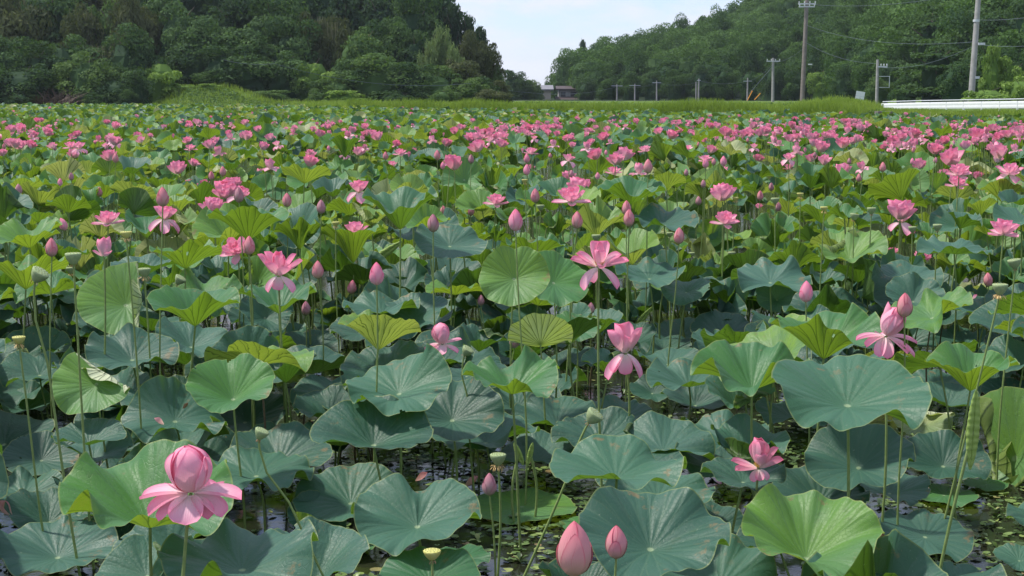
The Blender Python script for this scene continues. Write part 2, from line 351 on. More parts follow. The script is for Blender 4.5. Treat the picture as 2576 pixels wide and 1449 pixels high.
def stem_pts(top, lean, n=9, sway=.03, rng=random):
    top = np.array(top, float); b = top + np.array([lean[0], lean[1], 0]); b[2] = -.12; k = rng.uniform(-1, 1) * sway; k2 = rng.uniform(-1, 1) * sway
    return [top * (1 - u) ** 1 + b * u + np.array([k * math.sin(PI * u) + .3 * k2 * math.sin(2 * PI * u), k2 * math.sin(PI * u), 0]) for u in np.linspace(0, 1, n)], b
RNG = random.Random(7)
LEAF_BOX = []; LEAF_3D = []
FLOWER_BOX = []       # things in front of which no filler leaf may stand: (px,py,halfw,halfh,t)
TONEW = lambda t: ('dark blue-green' if t < .12 else 'pale blue-green' if t < .38 else 'mid-green' if t < .62 else 'light green' if t < .82 else 'lime-green' if t < .95 else 'yellowing')
def put_leaf(px, py, w, cup, tilt, az, tone, wave=.16, seed=None, D=.46, bends=(), notch=0, ndir=0, saddle=0, label=None, lm=None, zlo=.1, zhi=1.15, lean=None, mat=None, nr=18, ns=132, stemm=None, elong=0, spin=None, pale=0.):
    rg = random.Random(int(px * 13 + py * 7) if seed is None else seed)
    if abs(az) < 120 and tilt < 40: tilt *= .74; cup *= 1.2
    if cup >= .48: cup *= 1.22
    if abs(az) > 120 and not bends: cup *= 1.7; tilt *= .8
    V, Q, T, uv = leaf_geo(rg, nr, ns, cup, wave, saddle, notch, ndir, bends, elong=elong)
    if w < 300 and tone < .7 and rg.random() < .5: V, Q, T, uv = chew(rg, rg.randint(1, 5), V, Q, T, uv)
    if spin is None: spin = rg.uniform(0, 6.28) if not (bends or notch or saddle) else 0
    Vr = V @ rotm(tilt, az, spin).T
    s, p, t = fit(Vr, px, py, w, D, zlo, zhi)
    lean = lean or (rg.uniform(-.06, .06), rg.uniform(-.05, .05))
    pts, b = stem_pts(p, lean, rng=rg)
    hl = (Vr[:, 2] * cP + Vr[:, 1] * sP); LEAF_3D.append((p[0], p[1], p[2], s)); LEAF_BOX.append((px, py, w * .5, (hl.max() - hl.min()) * s * F / t * .5, t))
    e = empty('lotus_leaf', (b[0], b[1], 0)); e0 = np.array([b[0], b[1], 0])
    o = link('blade', mesh('blade', (Vr * s), Q, T, mat or M_LEAF, uv), e); o.location = p - e0; o['tone'] = float(tone); o['pale'] = float(pale)
    if p[2] > .13:
        SV, SQ = tube([q - e0 for q in pts], np.linspace(.0042, .0062, len(pts)) * (s / .22) ** .5)
        link('stem', mesh('stem', SV, SQ, None, stemm or M_STEM), e)
    if lm: FLOWER_BOX.append((px, py, w * .3, w * .2, t))
    tw = TONEW(tone)
    ad = tw + (' deep-cupped' if cup > .5 else ' upturned' if cup > .33 else '') + (' rolled-edge' if bends else '')
    if abs(az) > 120 and tilt > 12: ad += ' tipped-back'
    elif tilt > 30: ad += ' tilted'
    if w > 300: ad = 'large ' + ad
    reg(e, 'lotus leaf', 'lotus leaf', px, py, w, ad, 'lotus leaves standing in the pond', label, lm, t)
    return e
# ------------------------------------------------------------------ petals and flowers
def petal_geo(L, W, e0, kap, cup, az, br=.012, bz=0., nt=9, ns=6, twist=0., tip=.45):
    t = np.linspace(0, 1, nt); ang = RAD(e0) + RAD(kap) * t
    step = L / (nt - 1); am = (ang[1:] + ang[:-1]) / 2
    rho = br + np.concatenate([[0], np.cumsum(np.cos(am) * step)]); z = bz + np.concatenate([[0], np.cumsum(np.sin(am) * step)])
    wd = (t + .03) ** .72 * (1.0 - t) ** (tip * .92); wd = wd / wd.max() * W * .63; wd[0] = W * .12
    s = np.linspace(-1, 1, ns + 1)
    V = []
    inx, inz = -np.sin(ang), np.cos(ang)             # inner side of the petal
    for i in range(nt):
        off = cup * wd[i] * (s ** 2)
        V.append(np.stack([rho[i] + inx[i] * off, s * wd[i] * (1 - .25 * cup * s ** 2) + twist * t[i] * off, z[i] + inz[i] * off], 1))
    V = np.concatenate(V); c, sn = math.cos(az), math.sin(az)
    V = np.stack([V[:, 0] * c - V[:, 1] * sn, V[:, 0] * sn + V[:, 1] * c, V[:, 2]], 1)
    n1 = ns + 1; i, j = np.meshgrid(np.arange(ns), np.arange(nt - 1)); a = (j * n1 + i).ravel()
    Q = np.stack([a, a + n1, a + n1 + 1, a + 1], 1)
    U = np.stack([np.tile((s + 1) / 2, nt), np.repeat(t, n1)], 1)
    return V, Q, U
W_OPEN = [(3, 74, 10, .070, .045, .9), (5, 50, 26, .098, .054, .8), (6, 24, 30, .112, .053, .6), (4, -4, 20, .112, .052, .45)]
W_STAR = [(3, 70, 5, .07, .042, .9), (5, 45, 18, .10, .052, .7), (5, 14, 22, .118, .055, .5), (4, -22, -12, .10, .055, .4)]
W_CUP = [(5, 55, 45, .10, .062, 1.0), (6, 40, 42, .105, .062, .9), (5, 24, 42, .10, .058, .7)]
W_BULB = [(4, 28, 105, .165, .105, 1.1), (3, 22, 100, .172, .11, 1.0), (6, -5, -8, .125, .068, .5)]
W_DROOP = [(4, 62, 30, .09, .06, .9), (5, 35, 20, .10, .06, .7), (5, -20, -35, .11, .058, .5)]
W_OPENING = [(4, 50, 70, .115, .07, 1.1), (3, 42, 66, .11, .07, 1.0), (3, 18, 20, .07, .04, .5)]
TYPES = dict(open=W_OPEN, star=W_STAR, cup=W_CUP, bulb=W_BULB, droop=W_DROOP, opening=W_OPENING)
def flower_petals(rg, whorls, nt=9, ns=6, jit=1., az0=None):
    out = []; a0 = rg.uniform(0, 6.28) if az0 is None else az0
    for wi, (n, e, k, L, W, c) in enumerate(whorls):
        for i in range(n):
            az = a0 + wi * .5 + i / n * 2 * PI + rg.uniform(-.14, .14) * jit
            out.append(petal_geo(L * rg.uniform(.93, 1.06), W * rg.uniform(.92, 1.08), e + rg.uniform(-6, 6) * jit, k + rg.uniform(-8, 8) * jit, c, az, .010, .002 * (4 - wi), nt, ns, rg.uniform(-.3, .3)))
    return out
def custom_petals(spec, nt=14, ns=10):
    return [petal_geo(L, W, e, k, c, RAD(az), br, bz, nt, ns) for (az, e, k, L, W, c, br, bz) in spec]
def pod_geo(r=.03, h=.036, n=24, taper=.32):
    prof = [(r * taper, 0), (r * .55, h * .18), (r * .82, h * .5), (r * .96, h * .8), (r * 1.0, h), (r * .93, h * 1.03), (r * .5, h * 1.04), (.0005, h * 1.05)]
    th = np.arange(n) / n * 2 * PI; V = []
    for k, (a, z) in enumerate(prof):
        rr = a * (1 + (.05 * np.cos(12 * th) if k in (2, 3, 4) else 0)); V.append(np.stack([rr * np.cos(th), rr * np.sin(th), np.full(n, z)], 1))
    V = np.concatenate(V); i = np.arange(n); j = (i + 1) % n
    Q = np.concatenate([np.stack([k * n + i, k * n + j, (k + 1) * n + j, (k + 1) * n + i], 1) for k in range(len(prof) - 1)])
    return V, Q
def seeds_geo(r=.03, h=.036):
    A = Acc()
    for R, m in ((0, 1), (.4, 6), (.75, 11)):
        for i in range(m):
            a = i / m * 6.283; th = np.arange(6) / 6 * 6.283; q = .075 * r
            P = np.stack([R * r * math.cos(a) + q * np.cos(th), R * r * math.sin(a) + q * np.sin(th), np.full(6, h * 1.055)], 1)
            A.add(np.concatenate([P, [[R * r * math.cos(a), R * r * math.sin(a), h * 1.055 + q]]]), None, [(k, (k + 1) % 6, 6) for k in range(6)])
    return np.concatenate(A.V), np.concatenate(A.T)
def stamens_geo(rg, n, L, e_lo, e_hi, r0=.008, z0=0, wid=.0011, curl=-30):
    A = Acc()
    for i in range(n):
        V, Q, U = petal_geo(L * rg.uniform(.7, 1.1), wid * 2, rg.uniform(e_lo, e_hi), rg.uniform(curl - 30, curl + 30), .3, rg.uniform(0, 6.28), r0, z0, 5, 1, tip=.1); A.add(V, Q, None, U)
    return A
def fl_scale(P, s, R): return [((V * s) @ R.T, Q, U) for V, Q, U in P]
NAMES = dict(open='open pink lotus flower', star='star-shaped wide-open pink lotus flower', cup='cup-shaped pink lotus flower', bulb='pink lotus flower with closed centre and spread lower petals', droop='loose pink lotus flower with drooping lower petals', opening='half-opened pink lotus bud')
def put_flower(px, py, w, typ, tilt=10, az=0, z=None, egg=None, label=None, lm=None, lean=None, spec=None, D=.22, zlo=.5, zhi=1.2, seed=None, deep=False, az0=None, detail=2, whorls=None):
    rg = random.Random(int(px * 3 + py * 11) if seed is None else seed)
    P = custom_petals(spec) if spec else flower_petals(rg, whorls or TYPES[typ], *((10, 7) if detail else (6, 4)), az0=az0)
    if egg:
        H_, ra, z0, et, ea, ea0 = egg; P = [((V @ rotm(et, ea, 0).T) + [0, 0, z0], Q, U * [1, .8] + [0, .12]) for V, Q, U in egg_petals(rg, ra, H_, a0=ea0, tops=[(.2, 1.1, 1., .02), (2.3, 1.0, .97, .08), (-1.75, .80, .88, .15), (4.0, .85, 1.02, .11), (3.1, .7, .78, .16), (.9, .7, .93, .13)], sharp=.52)] + P
    R = rotm(tilt, az, 0); allv = np.concatenate([V for V, _, _ in P]) @ R.T
    s, p, t = fit(allv, px, py, w, D, zlo, zhi)
    lean = lean or (rg.uniform(-.05, .05), rg.uniform(-.05, .05))
    pts, b = stem_pts(p, lean, rng=rg); e0 = np.array([b[0], b[1], 0])
    e = empty('lotus_flower', tuple(e0)); mat = M_PETALD if deep else M_PETAL
    if detail:
        for V, Q, U in P:
            o = link('petal', mesh('petal', (V * s) @ R.T, Q, None, mat, U), e); o.location = p - e0
        if typ not in ('bulb', 'opening'):
            V, Q = pod_geo(.016, .018, 16); o = link('seed_pod', mesh('seed_pod', (V * s + [0, 0, .012 * s]) @ R.T, Q, None, M_PODY), e); o.location = p - e0
            A = stamens_geo(rg, 46, .032, 45, 85, .010, .004, .0013, 0); A.V = [(v * s) @ R.T for v in A.V]
            o = link('stamens', A.mesh('stamens', M_STAMY), e); o.location = p - e0
    else:
        A = Acc()
        for V, Q, U in P: A.add((V * s) @ R.T, Q, None, U)
        o = link('petals', A.mesh('petals', mat), e); o.location = p - e0
    SV, SQ = tube([q - e0 for q in pts], np.linspace(.0046, .0064, len(pts)) * (s ** .5), 7)
    link('stem', mesh('stem', SV, SQ, None, M_STEM), e)
    hh = (allv[:, 2].max() - allv[:, 2].min()) / (allv[:, 0].max() - allv[:, 0].min()) * w / 2
    FLOWER_BOX.append((px, py, w * .5, hh, t))
    reg(e, 'lotus flower', 'lotus flower', px, py, w, NAMES.get(typ, 'pink lotus flower').replace(' lotus flower', '') if typ in ('open', 'star', 'cup') else ('loose drooping pink' if typ == 'droop' else 'closed-centred pink' if typ == 'bulb' else 'half-opened pink'), 'lotus flowers in bloom', label, lm, t)
    return e
def egg_petals(rg, ratio, H, z0=0., big=True, a0=None, tops=None, sharp=.86):
    """closed petals wrapped over one another on an egg of height H"""
    nt, ns = (16, 12) if big else (8, 6); t = np.linspace(0, 1, nt); out = []; a0 = rg.uniform(0, 6.28) if a0 is None else a0
    pf = (t + .012) ** .50 * (1.004 - t) ** sharp * (1 + .25 * t); pf = pf / pf.max() * ratio * H / 2
    lay = [(0, 3.15, .985, -.03)] + (tops or [(.3, 1.35, 1.0, .03), (2.3, 1.3, .985, .045), (4.4, 1.2, .99, .06), (1.3, .95, .82, .085), (3.5, .85, .62, .10), (5.4, .8, .55, .10)])
    for k, (az, ph, top, dl) in enumerate(lay):
        tt = t * top; r = np.interp(tt, t, pf) * (1 + dl) + dl * .002; s = np.linspace(-1, 1, ns + 1)
        full = k == 0; wd = np.full(nt, ph) if full else ph * (np.clip(1 - t, 0, 1) ** .42) * (.55 + .45 * np.clip(t / .35, 0, 1)) if top < 1 else ph * (.6 + .4 * np.clip(t / .3, 0, 1)) * (1.0 - .0 * t)
        a = a0 + az + wd[:, None] * s[None, :] + .25 * t[:, None] * (0 if full else 1); rr = r[:, None] * (1 + (0 if full else 1) * (.045 if sharp > .7 else .10) * (np.abs(s) ** 4)[None, :])
        V = np.stack([rr * np.cos(a), rr * np.sin(a), np.repeat((z0 + tt * H)[:, None], ns + 1, 1)], -1).reshape(-1, 3)
        n1 = ns + 1; i, j = np.meshgrid(np.arange(ns), np.arange(nt - 1)); q = (j * n1 + i).ravel(); out.append((V, np.stack([q, q + 1, q + n1 + 1, q + n1], 1), np.stack([np.tile((s + 1) / 2, nt), np.repeat(t * .9 + .08, n1)], 1)))
    return out
W_BUD = [(3, 27, 112, .118, .088, 1.15), (3, 24, 114, .104, .078, 1.1), (2, 20, 100, .07, .055, 1.0)]
def put_bud(px, py, h, kind='s', tilt=0, az=0, label=None, lm=None, lean=None, zlo=.45, zhi=1.3, seed=None, H=.095, detail=1):
    rg = random.Random(int(px * 5 + py * 3) if seed is None else seed)
    P = egg_petals(rg, .57, .1, big=h > 30); R = rotm(tilt, az, 0); allv = np.concatenate([V for V, _, _ in P]) @ R.T
    hu = allv[:, 2].max() - allv[:, 2].min(); wu = allv[:, 0].max() - allv[:, 0].min()
    s, p, t = fit(allv, px, py, h * wu / hu, H * wu / hu, zlo, zhi)
    lean = lean or (rg.uniform(-.05, .05), rg.uniform(-.05, .05)); pts, b = stem_pts(p, lean, rng=rg); e0 = np.array([b[0], b[1], 0])
    e = empty('lotus_bud', tuple(e0)); mat = {'s': M_BUD, 'd': M_BUDD, 'p': M_PETALD}[kind]
    if h > 38:
        for V, Q, U in P: o = link('petal', mesh('petal', (V * s) @ R.T, Q, None, mat, U), e); o.location = p - e0
    else:
        A = Acc()
        for V, Q, U in P: A.add((V * s) @ R.T, Q, None, U)
        o = link('petals', A.mesh('petals', mat), e); o.location = p - e0
    SV, SQ = tube([q - e0 for q in pts], np.linspace(.0034, .0050, len(pts)) * s ** .5, 7); link('stem', mesh('stem', SV, SQ, None, M_STEM), e)
    FLOWER_BOX.append((px, py, h * .35, h * .5, t))
    reg(e, 'lotus bud', 'lotus bud', px, py, h, {'s': 'salmon-pink', 'd': 'dusky purple', 'p': 'bright pink'}[kind] + (' pointed' if h < 60 else ' plump'), 'closed lotus buds on stems', label, lm, t)
    return e
def put_pod(px, py, w, tilt=0, az=90, yellow=False, stam=False, base=None, label=None, lm=None, brown=False, seed=None):
    rg = random.Random(int(px * 5 + py * 3)); r = .031; R = rotm(tilt, az, 0)
    V, Q = pod_geo(r, .042 if not yellow else .034); allv = V @ R.T; s, p, t = fit(allv, px, py, w, {660: .044, 1178: .053}.get(px, .062) if not yellow else .05, .4, 1.25)
    if base is not None:
        bb = at(base[0], base[1], 1); d = (bb - np.array([0, 0, HC])); tb = HC / -d[2] if base[1] > 300 else t
        # the foot of the stalk: where the ray of the stalk's lower end passes the head's own distance
        q = at(base[0], base[1], t); fr = max((p[2] - q[2]), .05); lean = ((q[0] - p[0]) * (p[2] + .1) / fr, .0)
    else: lean = (rg.uniform(-.04, .04), rg.uniform(-.04, .04))
    pts, b = stem_pts(p, lean, 14, .012, rng=rg); e0 = np.array([b[0], b[1], 0]); e = empty('seed_pod', tuple(e0))
    if tilt > 15:   # the neck bends into the head
        ax = R @ np.array([0, 0, 1.]); pts = [p] + [p - ax * .03 * k / 2 + (pts[2] - p) * (k / 2) ** 2 * .6 for k in (1, 2)] + pts[3:]
    o = link('pod', mesh('pod', (V * s) @ R.T, Q, None, M_PODY if yellow else M_POD), e); o.location = p - e0
    V2, T2 = seeds_geo(r, .042 if not yellow else .034); o = link('seeds', mesh('seeds', (V2 * s) @ R.T, None, T2, M_SEED), e); o.location = p - e0
    if w > 15:
        A = stamens_geo(rg, 34 if stam else 14, .03 if stam else .014, -50, 25 if stam else -20, .010, -.001, .0012, -60); A.V = [(v * s) @ R.T for v in A.V]
        o = link('stamens', A.mesh('stamens', M_STAMEN if stam else M_DRY), e); o.location = p - e0
    SV, SQ = tube([q - e0 for q in pts], np.linspace(.0040, .0055, len(pts)) * s ** .5, 8); link('stem', mesh('stem', SV, SQ, None, M_STEM), e)
    FLOWER_BOX.append((px, py, w * .6, w * .6, t))
    reg(e, 'seed pod', 'lotus seed pod', px, py, w, ('yellow-topped' if yellow else 'green') + (' fringed' if stam else '') + (' bent-over' if tilt > 15 else ' upright'), 'lotus seed pods on stalks', label, lm, t)
# ------------------------------------------------------------------ individually placed plants
#@HERO
# closed and open flowers, buds and pods first: the leaves are placed round them
put_flower(480, 1214, 257, 'bulb', 0, 0, D=.26, zlo=.62, lean=(0, .0), lm='the big round-topped flower at lower left', az0=0, egg=(.136, .80, .006, 4, -70, 2.6),
    label='largest pink lotus flower, closed round centre above flat spread petals, at lower left', spec=[
    (182, 4, -22, .142, .084, .4, .008, 0), (200, -6, -38, .128, .074, .4, .008, -.003), (222, -14, -32, .115, .05, .3, .008, -.006), (-90, -26, -38, .098, .088, .35, .01, -.004),
    (-3, 4, -22, .142, .086, .4, .008, 0), (-28, -10, -34, .118, .072, .4, .008, -.004), (-48, -20, -22, .100, .05, .5, .008, -.007), (90, 0, -10, .12, .06, .5, .008, 0), (60, 5, -15, .12, .06, .5, .008, 0), (130, 5, -15, .12, .06, .5, .008, 0)])
put_flower(1903, 1155, 130, 'cup', 0, 0, zlo=.42, lm='the pink flower on the low right', label='pink lotus flower low on the right, its tall petals cupped and two side petals spread', spec=[
    (-110, 62, 42, .125, .085, 1, .008, .01), (150, 66, 34, .128, .08, 1, .008, .01), (60, 62, 40, .125, .08, 1, .008, .01), (200, 60, 36, .118, .07, 1, .008, .01), (-60, 35, 50, .085, .062, 1, .01, .004),
    (180, 6, 22, .118, .05, .7, .008, 0), (198, -4, 10, .104, .052, .6, .008, -.003), (5, 42, 14, .12, .05, .7, .008, 0), (-15, 12, 25, .108, .055, .8, .008, 0), (-90, -50, -20, .05, .036, .5, .008, -.004), (-130, -48, -20, .058, .036, .5, .008, -.004), (-40, -42, -20, .055, .036, .5, .008, -.004)])
put_flower(1568, 882, 98, 'droop', 0, 0, zlo=.55, lm='the shaggy drooping pink flower', label='shaggy pink lotus flower right of centre with lower petals hanging down its stalk', spec=[
    (165, 52, 40, .125, .085, .8, .008, .008), (60, 62, 30, .125, .085, .8, .008, .008), (-100, 46, 64, .085, .07, .8, .008, .0), (190, 30, 50, .125, .075, .9, .008, 0), (-15, 48, 30, .125, .05, .8, .008, 0), (5, 34, 50, .13, .055, .8, .008, 0),
    (215, -42, -20, .13, .05, .6, .008, -.004), (230, -30, -30, .10, .045, .6, .008, -.004), (-90, -72, -8, .085, .055, .5, .006, -.006), (-20, -48, -26, .115, .046, .6, .008, -.004)], D=.2)
put_flower(1115, 852, 95, 'bulb', 0, 0, zlo=.6, lm='the round-topped flower left of centre', label='pink lotus flower left of centre with a domed closed top over four spread petals', egg=(.13, .76, .006, 6, -70, 0.4), spec=[
    (5, 16, -4, .118, .05, .5, .008, 0), (-30, -20, -6, .112, .05, .5, .008, -.002), (-95, -30, -20, .085, .066, .4, .008, -.003), (185, -8, -25, .112, .056, .5, .008, 0), (210, -25, -20, .10, .05, .5, .008, 0), (90, 0, 0, .1, .05, .5, .008, 0)], D=.2)
put_flower(2230, 830, 155, 'bulb', 0, 0, zlo=.6, zhi=1.2, lm='the tall ragged flower at right', label='large pink lotus flower at right, tall leaning centre above a skirt of long petals', egg=(.135, .66, .008, 24, 80, 1.0), spec=[
    (172, 70, 50, .150, .042, .9, .006, .014), (182, 4, -24, .128, .048, .6, .008, 0), (200, -10, -30, .10, .05, .5, .008, -.002), (235, -38, -34, .10, .05, .5, .008, -.004), (-92, -54, -18, .10, .05, .5, .008, -.004), (-40, -22, -22, .12, .055, .5, .008, -.003), (-22, -20, -30, .15, .046, .5, .008, -.003), (-2, 0, -28, .14, .048, .55, .008, 0), (90, 0, -10, .12, .05, .5, .008, 0)], D=.24)
# px, py, w, type, tilt, az, short label, landmark phrase
put_flower(1508, 668, 148, 'star', 12, 10, D=.24, zlo=.6, lm='the big star-shaped flower', label='widest star-shaped pink lotus flower, yellow stamens showing, just right of centre', spec=[
    (182, 10, 12, .125, .062, .55, .012, 0), (168, 24, 10, .110, .056, .6, .012, .002), (125, 60, 8, .118, .070, .7, .010, .004), (55, 60, 8, .120, .070, .7, .010, .004), (-100, 72, 14, .088, .056, .8, .010, .004),
    (8, 28, 10, .108, .064, .6, .012, .002), (-6, 14, 8, .130, .060, .55, .012, 0), (-75, 4, 40, .060, .046, .9, .012, 0), (208, -48, -20, .118, .060, .5, .010, -.003), (-22, -38, -18, .122, .058, .5, .010, -.003), (120, -70, -8, .085, .05, .5, .008, -.004)])
put_flower(707, 684, 114, 'star', 6, -10, D=.22, zlo=.6, lm='the pale star-shaped flower', label='star-shaped pale pink lotus flower behind two deep-cupped leaves left of centre', spec=[
    (185, 42, 20, .135, .055, .7, .010, 0), (165, 56, 14, .125, .056, .8, .010, .002), (-130, 30, 34, .10, .062, .8, .010, .002), (-95, 62, 40, .100, .062, .9, .008, .005), (120, 70, 30, .112, .065, .9, .008, .005), (40, 68, 28, .112, .06, .9, .008, .005),
    (10, 48, 8, .125, .050, .7, .010, .001), (-5, 26, 16, .130, .055, .7, .010, 0), (-50, 18, 24, .110, .058, .7, .010, 0), (208, -48, -16, .085, .050, .5, .008, -.003), (-92, -74, -4, .062, .050, .5, .008, -.004), (-26, -40, -16, .098, .050, .5, .008, -.003)])
HF = [
 (597, 630, 90, 'open', 42, -20, 'pink lotus flower turned to face us, a half-opened bud overlapping its right side', 'the pink flower facing us', 2, 0),
 (2266, 527, 76, 'cup', 0, 0, 'bowl-shaped pink lotus flower with fallen lower petals, upper right', 'the bowl-shaped flower at upper right', 2, 0),
 (2268, 560, 70, 'droop', 0, 0, 'loose pale pink petals hanging below the bowl-shaped flower at upper right', None, 1, 0),
 (2522, 573, 88, 'open', 4, 0, 'wide open pink lotus flower nearest the right edge', 'the open flower at the right edge', 2, .5),
 (1823, 553, 80, 'open', 16, 10, 'open pink lotus flower, lower of two one above the other right of centre', 'the lower of the two stacked open flowers', 2, .3),
 (1818, 482, 70, 'cup', 0, 0, 'cupped pink lotus flower, upper of two one above the other right of centre', 'the upper of the two stacked flowers', 2, .2),
 (1437, 494, 102, 'open', 14, 0, 'broad open pink lotus flower at the front of the cluster above centre', 'the broad flower of the centre cluster', 2, 0),
 (1456, 466, 62, 'cup', 5, 40, 'pink lotus flower on the right shoulder of the cluster above centre', None, 2, .4),
 (1432, 442, 38, 'cup', 0, 0, 'small pink lotus flower at the top of the cluster above centre', None, 2, .4),
 (1247, 505, 68, 'open', 10, 0, 'starry pink lotus flower in front of a lime leaf, left of the centre cluster', 'the starry flower left of the centre cluster', 2, .1),
 (905, 483, 67, 'droop', 8, 0, 'five-petalled pink lotus flower above a big dark cupped leaf', 'the five-petalled pink flower', 2, .1),
 (896, 573, 78, 'open', -4, 0, 'flat pink lotus flower peeping over an upturned green leaf', 'the flat flower over the upturned leaf', 2, .1),
 (572, 474, 66, 'cup', 20, 0, 'pink lotus flower in the middle of the crowded clump at upper left', 'the crowded clump of flowers at upper left', 2, .2),
 (600, 498, 62, 'droop', 20, 60, 'pink lotus flower spilling to the right of the crowded clump at upper left', None, 2, .2),
 (537, 516, 72, 'cup', 0, 0, 'upright pink lotus flower below and left of the crowded clump', None, 2, .2),
 (272, 550, 84, 'open', 6, 0, 'spread pink lotus flower with a darker heart, left side', 'the spread flower with the darker heart', 2, .3),
 (413, 553, 74, 'droop', 12, 60, 'ragged pink lotus flower behind a long bud stalk, left side', 'the ragged flower behind the bud stalk', 2, .3),
 (588, 461, 46, 'cup', 5, 0, None, None, 2, .2), (480, 463, 40, 'cup', 0, 0, None, None, 2, .2), (516, 460, 26, 'cup', 0, 0, None, None, 2, .2),
 (1137, 398, 46, 'open', 0, 0, None, None, 2, .2), (1142, 414, 34, 'cup', 0, 0, None, None, 2, .2), (985, 412, 38, 'open', 0, 0, None, None, 2, .2), (1337, 380, 42, 'open', 0, 0, None, None, 2, .2),
 (2118, 426, 50, 'cup', 0, 0, None, None, 2, .2), (1543, 430, 46, 'open', 10, 0, None, None, 2, .2), (1607, 425, 52, 'bulb', 0, 0, None, None, 2, .2), (2405, 459, 64, 'open', 18, 0, 'pink lotus flower with yellow heart at the front of the far right clump', 'the far right clump of flowers', 2, .2),
 (2412, 432, 70, 'open', 20, 0, None, None, 2, .2), (2540, 436, 66, 'star', 14, 0, None, None, 2, .2), (2376, 437, 34, 'cup', 0, 0, None, None, 2, .2), (785, 393, 34, 'droop', 0, 0, None, None, 2, .2),
 (447, 421, 50, 'cup', 0, 0, None, None, 2, .2), (655, 435, 34, 'bulb', 0, 0, None, None, 2, .2), (480, 372, 36, 'open', 10, 0, None, None, 2, .2), (178, 366, 42, 'open', 10, 0, None, None, 2, .2), (200, 374, 40, 'droop', 10, 0, None, None, 2, .2), (190, 385, 38, 'cup', 10, 0, None, None, 2, .2),
 (1985, 420, 36, 'open', 0, 0, None, None, 2, .2), (1910, 397, 30, 'cup', 0, 0, None, None, 2, .2), (1815, 426, 42, 'open', 0, 0, None, None, 2, .2), (2246, 640, 40, 'droop', 10, 0, 'small deep pink lotus flower half hidden under leaves at right', None, 2, .2),
 (2322, 646, 44, 'cup', 10, 70, 'deep pink lotus flower tucked in shade below a pale leaf at right', None, 2, .2), (905, 380, 36, 'cup', 0, 0, None, None, 2, .2), (866, 390, 34, 'droop', 0, 0, None, None, 2, .2), (1007, 383, 40, 'open', 10, 0, None, None, 2, .2), (1040, 380, 26, 'cup', 0, 0, None, None, 2, .2),
 (1216, 371, 34, 'open', 0, 0, None, None, 2, .2), (2460, 440, 30, 'cup', 0, 0, None, None, 2, .2), (1925, 578, 26, 'cup', 0, 0, None, None, 2, .2), (1910, 518, 20, 'cup', 0, 0, None, None, 2, .2), (1560, 395, 36, 'cup', 0, 0, None, None, 2, .2), (1335, 420, 24, 'cup', 0, 0, None, None, 2, .2),
]
for (x, y, w, ty, ti, az, lb, lm_, sd, a0) in HF: put_flower(x, y, w, ty, ti, az, label=lb, lm=lm_, az0=a0, seed=int(x + y), detail=1 if w > 60 else 0)
